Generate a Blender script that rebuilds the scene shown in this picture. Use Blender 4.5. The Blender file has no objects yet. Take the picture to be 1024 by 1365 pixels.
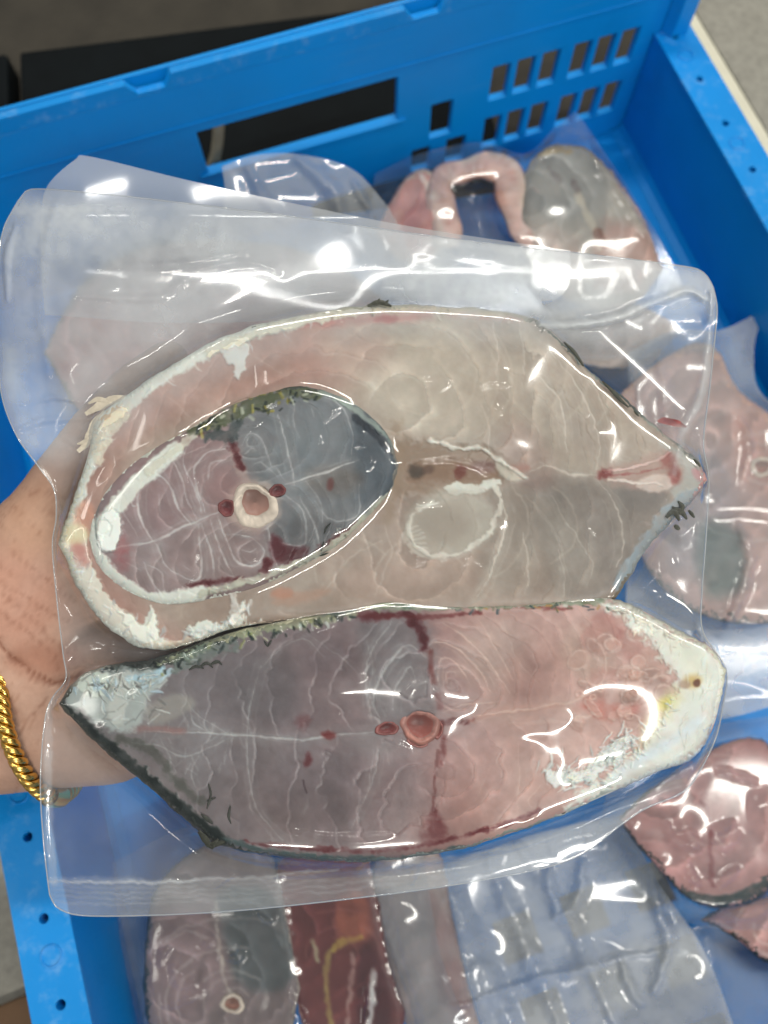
import bpy, bmesh, math, random
import numpy as np
from mathutils import Vector, Matrix, Euler

# ------------------------------------------------------------------ camera, room light, exposure
scene = bpy.context.scene
COL = scene.collection
CAM = np.array([-0.0869, -0.0058, 0.5577])
EUL = Euler((0.3015, 0.0036, -0.3321), 'XYZ')
FPX, CX, CY = 1067.7, 512.0, 682.5
HOLD = 0.30                                    # lens to held bag, metres
cd = bpy.data.cameras.new('camera')
cam = bpy.data.objects.new('camera', cd)
COL.objects.link(cam)
cam.location = CAM
cam.rotation_euler = EUL
cd.sensor_fit = 'VERTICAL'
cd.sensor_height = 36.0
cd.sensor_width = 27.0
cd.lens = FPX / 1365.0 * 36.0
cd.clip_start = 0.01
cd.clip_end = 50
cd.dof.use_dof = True
cd.dof.focus_distance = HOLD - 0.008
cd.dof.aperture_fstop = 8.5
scene.camera = cam

w = bpy.data.worlds.new('World')
scene.world = w
w.use_nodes = True
bg = w.node_tree.nodes['Background']
bg.inputs[0].default_value = (0.93, 0.97, 1.0, 1)
bg.inputs[1].default_value = 0.23


def lamp(name, loc, target, sx, sy, power, color):
    l = bpy.data.lights.new(name, 'AREA')
    l.shape = 'RECTANGLE'
    l.size, l.size_y = sx, sy
    l.energy = power
    l.color = color
    o = bpy.data.objects.new(name, l)
    COL.objects.link(o)
    o.location = loc
    d = Vector(target) - Vector(loc)
    o.rotation_euler = d.to_track_quat('-Z', 'Y').to_euler()
    return o


lamp('ceiling_tube', (0.30, 1.05, 2.3), (0.05, 0.1, 0.1), 1.3, 0.08, 21, (1, 0.965, 0.885))
lamp('ceiling_tube', (1.40, -0.30, 2.2), (0, 0.1, 0.1), 0.08, 1.3, 17, (1, 0.965, 0.885))
lamp('ceiling_tube', (-1.65, -0.10, 2.2), (0, 0.1, 0.1), 0.08, 1.3, 4, (1, 0.965, 0.885))
lamp('ceiling_tube', (0.10, -2.00, 2.3), (0, 0.1, 0.1), 1.3, 0.08, 36, (1, 0.965, 0.885))

vs = scene.view_settings
vs.view_transform = 'Standard'
vs.look = 'None'
vs.exposure = 0.1
vs.gamma = 1.0
vs.use_curve_mapping = False
scene.render.engine = 'CYCLES'
cy = scene.cycles
cy.use_denoising = True
cy.use_adaptive_sampling = True
cy.adaptive_threshold = 0.03
cy.max_bounces = 6
cy.diffuse_bounces = 2
cy.glossy_bounces = 2
cy.transparent_max_bounces = 32
cy.caustics_reflective = False
cy.caustics_refractive = False
cy.sample_clamp_indirect = 4.0

# ------------------------------------------------------------------ helpers
RM = np.array(EUL.to_matrix())
rng = np.random.default_rng(7)
random.seed(7)


class Frame:
    """A flat working plane in the room. P() gives the point of the layer h metres above it
    that lies under a position of the sketch."""

    def __init__(self, origin, normal, bend=None):
        self.o = np.array(origin, float)
        self.n = np.array(normal, float) / np.linalg.norm(normal)
        self.bend = bend

    def P(self, x, y, h):
        x, y, h = np.broadcast_arrays(np.asarray(x, float), np.asarray(y, float), np.asarray(h, float))
        d = np.stack([(x - CX) / FPX, (CY - y) / FPX, -np.ones_like(x)], -1) @ RM.T
        if self.bend is not None:
            h = h + self.bend(x, y)
        t = ((self.o - CAM) @ self.n + h) / (d @ self.n)
        return CAM + d * t[..., None]


def held_bend(x, y):
    top = np.clip((440 - y) / 200, 0, 1.3)
    left = np.clip((110 - x) / 110, 0, 1.2) * np.clip((640 - y) / 160, 0, 1)
    low = np.clip((y - 1120) / 100, 0, 1.2)
    return -(0.020 * top ** 2 + 0.016 * left ** 2 + 0.004 * low ** 2)


HELD_O = CAM + RM @ np.array([0, 0, -HOLD])
held = Frame(HELD_O, RM[:, 2], held_bend)
heldflat = Frame(HELD_O, RM[:, 2])


def flat(z, tilt=(0, 0)):
    return Frame((0, 0.1, z), (tilt[0], tilt[1], 1))


def srgb(c):
    c = np.asarray(c, float)
    if c.max() > 1.0:
        c = c / 255.0
    return np.where(c <= 0.04045, c / 12.92, ((c + 0.055) / 1.055) ** 2.4)


def catmull(pts, step=4.0, closed=False):
    p = np.array(pts, float)
    if len(p) < 3 and not closed:
        n = max(2, int(np.hypot(*(p[1] - p[0])) / step))
        return p[0] + (p[1] - p[0]) * np.linspace(0, 1, n)[:, None]
    if closed:
        q = np.vstack([p[-1], p, p[0], p[1]])
    else:
        q = np.vstack([2 * p[0] - p[1], p, 2 * p[-1] - p[-2]])
    out = []
    for i in range(1, len(q) - 2):
        a, b, c, d = q[i - 1], q[i], q[i + 1], q[i + 2]
        n = max(2, int(np.hypot(*(c - b)[:2]) / step))
        t = np.linspace(0, 1, n, endpoint=False)[:, None]
        out.append(0.5 * ((2 * b) + (c - a) * t + (2 * a - 5 * b + 4 * c - d) * t ** 2 + (3 * b - a - 3 * c + d) * t ** 3))
    if not closed:
        out.append(q[-2][None])
    return np.vstack(out)


def resample(pts, n):
    p = np.asarray(pts, float)
    s = np.r_[0, np.cumsum(np.hypot(*(np.diff(p, axis=0).T[:2])))]
    t = np.linspace(0, s[-1], n)
    return np.stack([np.interp(t, s, p[:, k]) for k in range(p.shape[1])], -1)


def vnoise(shape, scale, seed):
    r = np.random.default_rng(seed)
    h, w_ = shape
    gh, gw = int(h / scale) + 3, int(w_ / scale) + 3
    g = r.random((gh, gw))
    y = np.arange(h) / scale
    x = np.arange(w_) / scale
    yi, xi = y.astype(int), x.astype(int)
    fy, fx = y - yi, x - xi
    fy = (fy * fy * (3 - 2 * fy))[:, None]
    fx = (fx * fx * (3 - 2 * fx))[None]
    a = g[np.ix_(yi, xi)]
    b = g[np.ix_(yi, xi + 1)]
    c = g[np.ix_(yi + 1, xi)]
    d = g[np.ix_(yi + 1, xi + 1)]
    return (a * (1 - fx) + b * fx) * (1 - fy) + (c * (1 - fx) + d * fx) * fy


def fbm(shape, scale, seed, octv=4, gain=0.5):
    t = np.zeros(shape)
    a, n = 1.0, 0
    for k in range(octv):
        if scale < 1.2:
            break
        t += a * vnoise(shape, scale, seed + 31 * k)
        n += a
        a *= gain
        scale /= 2
    return t / n - 0.5


def poly_sd(X, Y, poly):
    """distance to a closed polygon (positive inside)"""
    d = np.full(X.shape, 1e9)
    ins = np.zeros(X.shape, bool)
    m = len(poly)
    for i in range(m):
        x0, y0 = poly[i]
        x1, y1 = poly[(i + 1) % m]
        dx, dy = x1 - x0, y1 - y0
        L = dx * dx + dy * dy + 1e-12
        t = np.clip(((X - x0) * dx + (Y - y0) * dy) / L, 0, 1)
        d = np.minimum(d, (X - x0 - t * dx) ** 2 + (Y - y0 - t * dy) ** 2)
        c = (y0 > Y) != (y1 > Y)
        ins ^= c & (X < (x1 - x0) * (Y - y0) / (y1 - y0 + 1e-12) + x0)
    d = np.sqrt(d)
    return np.where(ins, d, -d)


class Raster:
    """A sheet of pigment and relief (metres) that the meshes are sampled from."""

    def __init__(self, x0, y0, x1, y1, base, seed=1, res=1.0, warp=1.5):
        self.x0, self.y0, self.res = x0, y0, res
        self.w, self.h = int((x1 - x0) / res) + 2, int((y1 - y0) / res) + 2
        sh = (self.h, self.w)
        yy, xx = np.mgrid[0:self.h, 0:self.w].astype(float)
        self.Xr, self.Yr = xx * res + x0, yy * res + y0
        self.X = self.Xr + (fbm(sh, 22 / res, seed, 3) * 5 + fbm(sh, 7 / res, seed + 5, 3) * 2.2) * warp
        self.Y = self.Yr + (fbm(sh, 22 / res, seed + 9, 3) * 5 + fbm(sh, 7 / res, seed + 15, 3) * 2.2) * warp
        self.C = np.ones(sh + (3,)) * (np.array(base, float) / 255.0)
        self.H = np.zeros(sh)
        self.brk = np.clip(fbm(sh, 14 / res, seed + 40, 4) * 2.2 + 0.75, 0.15, 1)
        self.rag = fbm(sh, 9 / res, seed + 70, 4, 0.65)
        self.seed = seed

    def box(self, p, pad):
        p = np.asarray(p)
        i0 = max(0, int((p[:, 1].min() - pad - self.y0) / self.res))
        i1 = min(self.h, int((p[:, 1].max() + pad - self.y0) / self.res) + 2)
        j0 = max(0, int((p[:, 0].min() - pad - self.x0) / self.res))
        j1 = min(self.w, int((p[:, 0].max() + pad - self.x0) / self.res) + 2)
        return slice(i0, max(i0, i1)), slice(j0, max(j0, j1))

    def put(self, s, m, col, rel):
        if col is not None:
            self.C[s] += (np.array(col, float) / 255.0 - self.C[s]) * m[..., None]
        if rel:
            self.H[s] += rel * m

    def stroke(self, pts, w_, col, a=1.0, soft=1.0, rel=0.0, rag=0.0, closed=False, brk=0.5, taper=False):
        p = catmull(pts, 5, closed)
        if closed:
            p = np.vstack([p, p[:1]])
        s = self.box(p, w_ + soft * 3 + rag * 2 + 8)
        X, Y = self.X[s], self.Y[s]
        if X.size == 0:
            return
        d = np.full(X.shape, 1e9)
        tt = np.zeros(X.shape)
        n = len(p) - 1
        for i in range(n):
            dx, dy = p[i + 1] - p[i]
            t = np.clip(((X - p[i, 0]) * dx + (Y - p[i, 1]) * dy) / (dx * dx + dy * dy + 1e-9), 0, 1)
            q = (X - p[i, 0] - t * dx) ** 2 + (Y - p[i, 1] - t * dy) ** 2
            if taper:
                tt = np.where(q < d, (i + t) / n, tt)
            d = np.minimum(d, q)
        d = np.sqrt(d)
        ww = w_ / 2
        if taper:
            ww = ww * (0.25 + 0.75 * np.sin(np.pi * np.clip(tt, 0.02, 0.98)))
        if rag:
            d = d + self.rag[s] * 2 * rag
        m = np.clip((ww - d) / (2 * soft) + 0.5, 0, 1)
        m = m * m * (3 - 2 * m) * a * (1 - brk + brk * self.brk[s])
        self.put(s, m, col, rel)

    def blob(self, poly, col, a=1.0, soft=4.0, rel=0.0, rag=0.0, brk=0.2, smooth=True):
        p = catmull(poly, 6, True) if smooth else np.array(poly, float)
        s = self.box(p, soft * 2 + rag * 2 + 8)
        if self.X[s].size == 0:
            return
        d = poly_sd(self.X[s], self.Y[s], p)
        if rag:
            d = d + self.rag[s] * 2 * rag
        m = np.clip(d / (2 * soft) + 0.5, 0, 1)
        m = m * m * (3 - 2 * m) * a * (1 - brk + brk * self.brk[s])
        self.put(s, m, col, rel)

    def spot(self, x, y, rx, ry, col, a=1.0, soft=2.0, ang=0, rel=0.0, rag=0.0, brk=0.2):
        t = np.linspace(0, 2 * np.pi, 16, endpoint=False)
        c, s_ = math.cos(math.radians(ang)), math.sin(math.radians(ang))
        ex, ey = rx * np.cos(t), ry * np.sin(t)
        self.blob(np.stack([x + ex * c - ey * s_, y + ex * s_ + ey * c], -1), col, a, soft, rel, rag, brk)

    def flakes(self, poly, cx, cy, period, line=.3, grad=.10, aspect=1.0, ang=0.0, col=(200, 192, 184), soft=14, fade=220, wob=7, off=0.0, rel=.0003):
        """nested muscle layers: each band pales towards the sheet that bounds it"""
        p = catmull(poly, 8, True)
        s = self.box(p, soft * 2)
        X, Y = self.X[s], self.Y[s]
        m = np.clip(poly_sd(X, Y, p) / (2 * soft) + .5, 0, 1)
        c, sn = math.cos(math.radians(ang)), math.sin(math.radians(ang))
        u, v = (X - cx) * c + (Y - cy) * sn, (-(X - cx) * sn + (Y - cy) * c) * aspect
        d = np.hypot(u, v) + fbm(X.shape, 34 / self.res, int(self.seed + cx), 3) * wob * 3
        q = d / period + off + fbm(X.shape, 90 / self.res, int(self.seed + cy), 2) * 1.2
        ph = q - np.floor(q)
        idx = np.floor(q).astype(int) % 17
        amp = np.random.default_rng(self.seed + int(cx)).uniform(.25, 1.0, 17)[idx]
        k = np.exp(-d / fade) * m * self.brk[s]
        ln = np.exp(-(np.minimum(ph, 1 - ph) * period / 1.6) ** 2)
        gr = (np.exp(-ph * 3.2) - .3) * grad * 1.6
        self.C[s] *= 1 + (gr * amp * k)[..., None] * np.array([1, 1.02, 1.04])
        self.C[s] += (np.array(col) / 255. - self.C[s]) * (ln * line * amp * k)[..., None]
        self.H[s] += (gr * 4 - ln) * rel * k

    def shreds(self, pts, n, lmin, lmax, wmin, wmax, cols, seed, ang=None, spread=.8, jit=6, a=.9, rel=.0005):
        r = np.random.default_rng(seed)
        p = catmull(pts, 2)
        for _ in range(n):
            i = r.integers(1, len(p) - 1)
            t = p[min(i + 1, len(p) - 1)] - p[i - 1]
            th = (math.atan2(t[1], t[0]) + math.pi / 2 * r.choice([-1, 1]) if ang is None else math.radians(ang)) + r.normal(0, spread)
            b = p[i] + r.normal(0, jit, 2)
            L = r.uniform(lmin, lmax)
            e = b + L * np.array([math.cos(th), math.sin(th)])
            mid = (b + e) / 2 + r.normal(0, L * .12, 2)
            self.stroke([b, mid, e], r.uniform(wmin, wmax), cols[r.integers(len(cols))], a, .8, rel, 1.2, brk=.4, taper=True)

    def mottle(self, amt, scale, seed, tint=(1, 1, 1)):
        n = fbm((self.h, self.w), scale / self.res, self.seed + seed, 4)
        self.C *= 1 + n[..., None] * amt * np.array(tint)

    def samp(self, A, x, y):
        fx = np.clip((x - self.x0) / self.res, 0, self.w - 1.001)
        fy = np.clip((y - self.y0) / self.res, 0, self.h - 1.001)
        i, j = fy.astype(int), fx.astype(int)
        u, v = fx - j, fy - i
        if A.ndim == 3:
            u, v = u[..., None], v[..., None]
        return (A[i, j] * (1 - u) + A[i, j + 1] * u) * (1 - v) + (A[i + 1, j] * (1 - u) + A[i + 1, j + 1] * u) * v


def mesh_np(name, V, Q, mat, parent=None, cols=None, smooth=True, floats=None):
    me = bpy.data.meshes.new(name)
    V = np.ascontiguousarray(V, dtype=np.float32)
    up_ = parent
    while up_ is not None:                       # parts are stored relative to the thing they belong to
        V = V - np.array(up_.location, dtype=np.float32)
        up_ = up_.parent
    Q = np.ascontiguousarray(Q, dtype=np.int32)
    k = Q.shape[1]
    me.vertices.add(len(V))
    me.vertices.foreach_set('co', V.ravel())
    me.loops.add(Q.size)
    me.loops.foreach_set('vertex_index', Q.ravel())
    me.polygons.add(len(Q))
    me.polygons.foreach_set('loop_start', np.arange(0, Q.size, k, dtype=np.int32))
    me.update(calc_edges=True)
    me.polygons.foreach_set('use_smooth', np.full(len(Q), smooth))
    if cols is not None:
        a = me.attributes.new('Col', 'FLOAT_COLOR', 'POINT')
        a.data.foreach_set('color', np.c_[srgb(np.clip(cols, 0, 1)), np.ones(len(V))].astype(np.float32).ravel())
    for nm, arr in (floats or {}).items():
        a = me.attributes.new(nm, 'FLOAT', 'POINT')
        a.data.foreach_set('value', np.asarray(arr, np.float32).ravel())
    me.validate()
    o = bpy.data.objects.new(name, me)
    COL.objects.link(o)
    if mat:
        me.materials.append(mat)
    if parent is not None:
        o.parent = parent
    return o


def gridq(ny, nx, wrapx=False):
    i = np.arange(ny - 1)[:, None]
    j = np.arange(nx if wrapx else nx - 1)[None]
    j1 = (j + 1) % nx
    return np.stack([i * nx + j, (i + 1) * nx + j, (i + 1) * nx + j1, i * nx + j1], -1).reshape(-1, 4)


def tag(o, label=None, cat=None, group=None, kind=None):
    if label:
        o['label'] = label
    if cat:
        o['category'] = cat
    if group:
        o['group'] = group
    if kind:
        o['kind'] = kind
    return o


def thing(name, loc, label, cat, group=None):
    o = bpy.data.objects.new(name, None)
    COL.objects.link(o)
    o.location = loc
    o.empty_display_size = 0.02
    return tag(o, label, cat, group)


def tube(name, path, rad, mat, parent=None, sides=10, closed=False):
    p = np.asarray(path, float)
    n = len(p)
    T = np.roll(p, -1, 0) - np.roll(p, 1, 0) if closed else np.gradient(p, axis=0)
    T /= np.linalg.norm(T, axis=1)[:, None] + 1e-12
    nrm = np.cross(T[0], [0.3, 0.2, 1.0])
    nrm /= np.linalg.norm(nrm)
    rad = np.broadcast_to(np.asarray(rad, float), (n,))
    a = np.linspace(0, 2 * np.pi, sides, endpoint=False)
    V = []
    for i in range(n):
        nrm = nrm - T[i] * (nrm @ T[i])
        nrm /= np.linalg.norm(nrm) + 1e-12
        b = np.cross(T[i], nrm)
        V.append(p[i] + rad[i] * (np.cos(a)[:, None] * nrm + np.sin(a)[:, None] * b))
    V = np.vstack(V)
    Q = gridq(n, sides, True)
    if closed:
        j = np.arange(sides)
        Q = np.vstack([Q, np.stack([(n - 1) * sides + j, j, (j + 1) % sides, (n - 1) * sides + (j + 1) % sides], -1)])
    return mesh_np(name, V, Q, mat, parent)


# ------------------------------------------------------------------ materials
class NT:
    def __init__(self, name):
        self.m = bpy.data.materials.new(name)
        self.m.use_nodes = True
        self.t = self.m.node_tree
        self.t.nodes.clear()
        self.out = self.n('ShaderNodeOutputMaterial')

    def n(self, kind, **kw):
        nd = self.t.nodes.new(kind)
        for k, v in kw.items():
            if k.startswith('i_'):
                nd.inputs[k[2:].replace('_', ' ')].default_value = v
            else:
                setattr(nd, k, v)
        return nd

    def l(self, a, b):
        self.t.links.new(a, b)

    def noise(self, scale, detail=4, rough=0.55, coord='Object'):
        tc = self.n('ShaderNodeTexCoord')
        nz = self.n('ShaderNodeTexNoise', i_Scale=scale, i_Detail=detail, i_Roughness=rough)
        self.l(tc.outputs[coord], nz.inputs['Vector'])
        return nz.outputs['Fac']

    def ramp(self, fac, stops):
        r = self.n('ShaderNodeValToRGB')
        e = r.color_ramp.elements
        while len(e) > 1:
            e.remove(e[-1])
        for i, (p, c) in enumerate(stops):
            el = e[0] if i == 0 else e.new(p)
            el.position = p
            el.color = tuple(c) + (1,) if len(c) == 3 else c
        self.l(fac, r.inputs[0])
        return r.outputs[0]

    def mix(self, fac, a, b, mode='MIX'):
        m = self.n('ShaderNodeMix', data_type='RGBA', blend_type=mode)
        for sock, v in ((m.inputs[0], fac), (m.inputs[6], a), (m.inputs[7], b)):
            if hasattr(v, 'links') or isinstance(v, bpy.types.NodeSocket):
                self.l(v, sock)
            elif isinstance(v, (int, float)):
                sock.default_value = v
            else:
                sock.default_value = tuple(v) + (1,)
        return m.outputs[2]

    def math(self, op, a, b=0.0):
        m = self.n('ShaderNodeMath', operation=op)
        for sock, v in ((m.inputs[0], a), (m.inputs[1], b)):
            if isinstance(v, bpy.types.NodeSocket):
                self.l(v, sock)
            else:
                sock.default_value = v
        return m.outputs[0]

    def bump(self, h, dist, strength=1.0):
        b = self.n('ShaderNodeBump', i_Strength=strength, i_Distance=dist)
        self.l(h, b.inputs['Height'])
        return b.outputs[0]


def flesh_mat(name='fish_flesh', rough=0.38, sss=0.35, grain=0.05):
    t = NT(name)
    at = t.n('ShaderNodeAttribute', attribute_name='Col')
    n1 = t.noise(420, 5)
    v = t.math('MULTIPLY_ADD', n1, grain * 2)
    t.t.nodes[-1].inputs[2].default_value = 1 - grain
    hs = t.n('ShaderNodeHueSaturation')
    t.l(at.outputs['Color'], hs.inputs['Color'])
    t.l(v, hs.inputs['Value'])
    p = t.n('ShaderNodeBsdfPrincipled', i_Roughness=rough)
    t.l(hs.outputs[0], p.inputs['Base Color'])
    p.inputs['Subsurface Weight'].default_value = sss
    p.inputs['Subsurface Radius'].default_value = (1.0, 0.55, 0.4)
    p.inputs['Subsurface Scale'].default_value = 0.0012
    p.inputs['Specular IOR Level'].default_value = 0.35
    t.l(t.bump(t.noise(500, 4), 0.00015, 0.5), p.inputs['Normal'])
    t.l(p.outputs[0], t.out.inputs[0])
    return t.m


def film_mat(name='clear_film', gloss=0.085, tint=(0.965, 0.975, 0.985), bumpd=0.00010, bscale=45, rmin=0.05, hz=(0.72, 0.75, 0.77)):
    t = NT(name)
    at = t.n('ShaderNodeAttribute', attribute_name='haze')
    tr = t.n('ShaderNodeBsdfTransparent')
    tr.inputs[0].default_value = tint + (1,)
    df = t.n('ShaderNodeBsdfDiffuse')
    df.inputs[0].default_value = hz + (1,)
    m1 = t.n('ShaderNodeMixShader')
    t.l(at.outputs['Fac'], m1.inputs[0])
    t.l(tr.outputs[0], m1.inputs[1])
    t.l(df.outputs[0], m1.inputs[2])
    lw = t.n('ShaderNodeLayerWeight')
    lw.inputs['Blend'].default_value = 0.5
    f = t.math('ADD', t.math('MULTIPLY', t.math('POWER', lw.outputs['Facing'], 4.0), 0.75), rmin)
    gl = t.n('ShaderNodeBsdfGlossy')
    gl.inputs['Roughness'].default_value = gloss
    m2 = t.n('ShaderNodeMixShader')
    t.l(f, m2.inputs[0])
    t.l(m1.outputs[0], m2.inputs[1])
    t.l(gl.outputs[0], m2.inputs[2])
    t.l(m2.outputs[0], t.out.inputs[0])
    return t.m


def plain(name, col, rough=0.5, metal=0.0, nscale=40, namt=0.25, bump=0.0, bscale=200, spec=0.5, sss=0.0):
    t = NT(name)
    c = np.array(col, float)
    cr = t.ramp(t.noise(nscale, 6, 0.6), [(0.3, c * (1 - namt)), (0.7, np.clip(c * (1 + namt), 0, 1))])
    p = t.n('ShaderNodeBsdfPrincipled', i_Roughness=rough, i_Metallic=metal)
    p.inputs['Specular IOR Level'].default_value = spec
    t.l(cr, p.inputs['Base Color'])
    if sss:
        p.inputs['Subsurface Weight'].default_value = sss
        p.inputs['Subsurface Radius'].default_value = (1, 0.5, 0.3)
        p.inputs['Subsurface Scale'].default_value = 0.002
    if bump:
        t.l(t.bump(t.noise(bscale, 4), bump), p.inputs['Normal'])
    t.l(p.outputs[0], t.out.inputs[0])
    return t.m


def crate_mat(name, worn=False):
    t = NT(name)
    blue = np.array([0.001, 0.270, 0.75])
    c = t.ramp(t.noise(9, 5), [(0.3, blue * 0.93), (0.7, blue * 1.07)])
    if worn:
        sc = t.ramp(t.noise(95, 7, 0.7), [(0.52, (0, 0, 0)), (0.72, (1, 1, 1))])
        c = t.mix(t.math('MULTIPLY', sc, 0.5), c, (0.19, 0.44, 0.78))
    else:
        sc = t.ramp(t.noise(140, 8, 0.75), [(0.63, (0, 0, 0)), (0.75, (1, 1, 1))])
        c = t.mix(t.math('MULTIPLY', sc, 0.18), c, (0.10, 0.30, 0.62))
    tc = t.n('ShaderNodeTexCoord')
    mp = t.n('ShaderNodeMapping')
    mp.inputs['Scale'].default_value = (14, 14, 190)
    mp.inputs['Rotation'].default_value = (.05, .12, .2)
    t.l(tc.outputs['Object'], mp.inputs[0])
    nz = t.n('ShaderNodeTexNoise', i_Scale=1.0, i_Detail=6, i_Roughness=.7)
    t.l(mp.outputs[0], nz.inputs['Vector'])
    c = t.mix(t.math('MULTIPLY', t.ramp(nz.outputs['Fac'], [(.58, (0, 0, 0)), (.75, (1, 1, 1))]), .22), c, (.12, .34, .66))
    st = t.ramp(t.noise(22, 6, .65), [(.55, (0, 0, 0)), (.8, (1, 1, 1))])
    c = t.mix(t.math('MULTIPLY', st, .22), c, (.004, .13, .42))
    p = t.n('ShaderNodeBsdfPrincipled', i_Roughness=0.42)
    p.inputs['Specular IOR Level'].default_value = 0.4
    t.l(c, p.inputs['Base Color'])
    t.l(t.bump(t.noise(330, 4), 0.0004, 0.5), p.inputs['Normal'])
    t.l(p.outputs[0], t.out.inputs[0])
    return t.m


def floor_shading():
    t = NT('floor_stone')
    a = t.ramp(t.noise(7, 8, 0.65), [(0.3, (0.30, 0.285, 0.24)), (0.7, (0.40, 0.385, 0.33))])
    b = t.ramp(t.noise(160, 5, 0.7), [(0.35, (0.75, 0.75, 0.75)), (0.65, (1, 1, 1))])
    c = t.mix(1.0, a, b, 'MULTIPLY')
    p = t.n('ShaderNodeBsdfPrincipled', i_Roughness=0.6)
    t.l(c, p.inputs['Base Color'])
    t.l(t.bump(t.noise(120, 6), 0.0008, 0.5), p.inputs['Normal'])
    t.l(p.outputs[0], t.out.inputs[0])
    return t.m


M_FLESH = flesh_mat()
M_SKIN = flesh_mat('fish_skin', 0.42, 0.0, 0.28)
M_BONE = flesh_mat('fish_bone', 0.4, 0.0, 0.12)
M_FILM = film_mat()
M_FILM2 = film_mat('slack_film', 0.10, (0.955, 0.97, 0.985), 0.00025, 30, 0.06)
M_EDGE = film_mat('film_edge', 0.05, (0.93, 0.94, 0.95), 0.0001, 40, 0.12)
M_CRATE = crate_mat('crate_plastic')
M_RIM = crate_mat('crate_plastic_scuffed', True)
M_FLOOR = floor_shading()
M_GROUT = plain('grout_cream', (0.72, 0.69, 0.55), 0.7, nscale=30, namt=0.08)
M_BLACK = plain('black_panel_paint', (0.003, 0.005, 0.006), 0.7, nscale=20, namt=0.3, bump=0.0004, spec=.15)
M_CABLE = plain('cable_sheath', (0.33, 0.27, 0.17), 0.5)
M_BROWN = plain('plain_brown', (0.12, 0.065, 0.03), 0.7, nscale=12, namt=0.25, bump=0.0006)
M_GOLD = plain('gold', (0.80, 0.52, 0.14), 0.24, 1.0, nscale=60, namt=0.12)

# ------------------------------------------------------------------ floor and the things round the crate
FZ = -0.014


def boxmesh(name, lo, hi, mat, parent=None, bev=0.0, seg=2):
    bm = bmesh.new()
    bmesh.ops.create_cube(bm, size=1)
    lo, hi = np.array(lo, float), np.array(hi, float)
    off = np.array(parent.location) if parent else np.zeros(3)
    for v in bm.verts:
        v.co = Vector(lo + (np.array(v.co) + 0.5) * (hi - lo) - off)
    if bev:
        bmesh.ops.bevel(bm, geom=list(bm.edges), offset=bev, segments=seg, affect='EDGES', profile=0.5)
    me = bpy.data.meshes.new(name)
    bm.to_mesh(me)
    bm.free()
    me.materials.append(mat)
    o = bpy.data.objects.new(name, me)
    COL.objects.link(o)
    if parent:
        o.parent = parent
    return o


gnd = boxmesh('floor', (-3, -3, FZ - 0.05), (3, 3, FZ - 0.006), M_FLOOR)
tag(gnd, kind='structure')
for lo, hi in (((-0.205, -2.9), (0.383, 2.9)), ((-2.9, -2.9), (-0.213, 2.9)), ((0.397, -2.9), (2.9, 2.9))):
    boxmesh('tile', lo + (FZ - 0.0055,), hi + (FZ + (0.004 if lo[0] > 0.3 else 0),), M_FLOOR, gnd, 0.0015)
boxmesh('grout_strip', (0.3835, -2.9, FZ - 0.0055), (0.3965, 2.9, FZ + 0.003), M_GROUT, gnd, 0.001)


def panel(name, lo, hi, label):
    o = boxmesh(name, (0, 0, 0), (hi[0] - lo[0], hi[1] - lo[1], 0.03), M_BLACK, None, 0.003)
    o.location = (lo[0], lo[1], FZ + 0.001)
    o.rotation_euler.z = math.radians(-10.0)
    tag(o, label, 'panel', 'black panels behind the crate')


panel('floor_panel', (-0.230, 0.4575), (0.16, 0.653), 'long black panel lying behind the crate, right of the seam')
panel('floor_panel', (-0.62, 0.5265), (-0.234, 0.722), 'black panel at the upper left corner, left of the seam')
mt = boxmesh('floor_shading', (-1.2, 0, 0), (.575, 1.6, 0.0055), plain('shaded_floor', (0.043, 0.037, 0.027), 0.85, nscale=25, namt=.2, bump=.0008))  # added dark sheet, its colour stands in for shade on the floor
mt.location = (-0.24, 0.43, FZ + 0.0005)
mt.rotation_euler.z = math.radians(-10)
tag(mt, 'dark sheet standing in for shade on the floor behind the black panels', 'mat')
a = np.linspace(0, 1, 24)
cab = np.stack([-0.105 + 0.05 * a, 0.452 - 0.01 * np.sin(a * 3), 0.045 + 0.002 * a + 0.055 * a ** 4], -1)
tag(tube('cable', cab, 0.0045, M_CABLE), 'beige cable curving behind the crate handle opening', 'cable')
bb = boxmesh('brown_piece', (-0.75, -0.35, FZ + 0.001), (-0.318, -0.052, FZ + 0.006), M_BROWN, None, 0.001)  # thin flat brown piece beside the crate
bb.rotation_euler.z = math.radians(2)
tag(bb, 'flat brown piece on the floor outside the crate, lower left corner', 'board')

# ------------------------------------------------------------------ blue crate
W2, YB, YF, HS, HB, TH = 0.270, 0.4178, -0.30, 0.0948, 0.1685, 0.006
crate = thing('plastic_crate', (0, 0.06, FZ), 'blue plastic crate with slotted back wall, holding bagged fish', 'crate')


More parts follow.
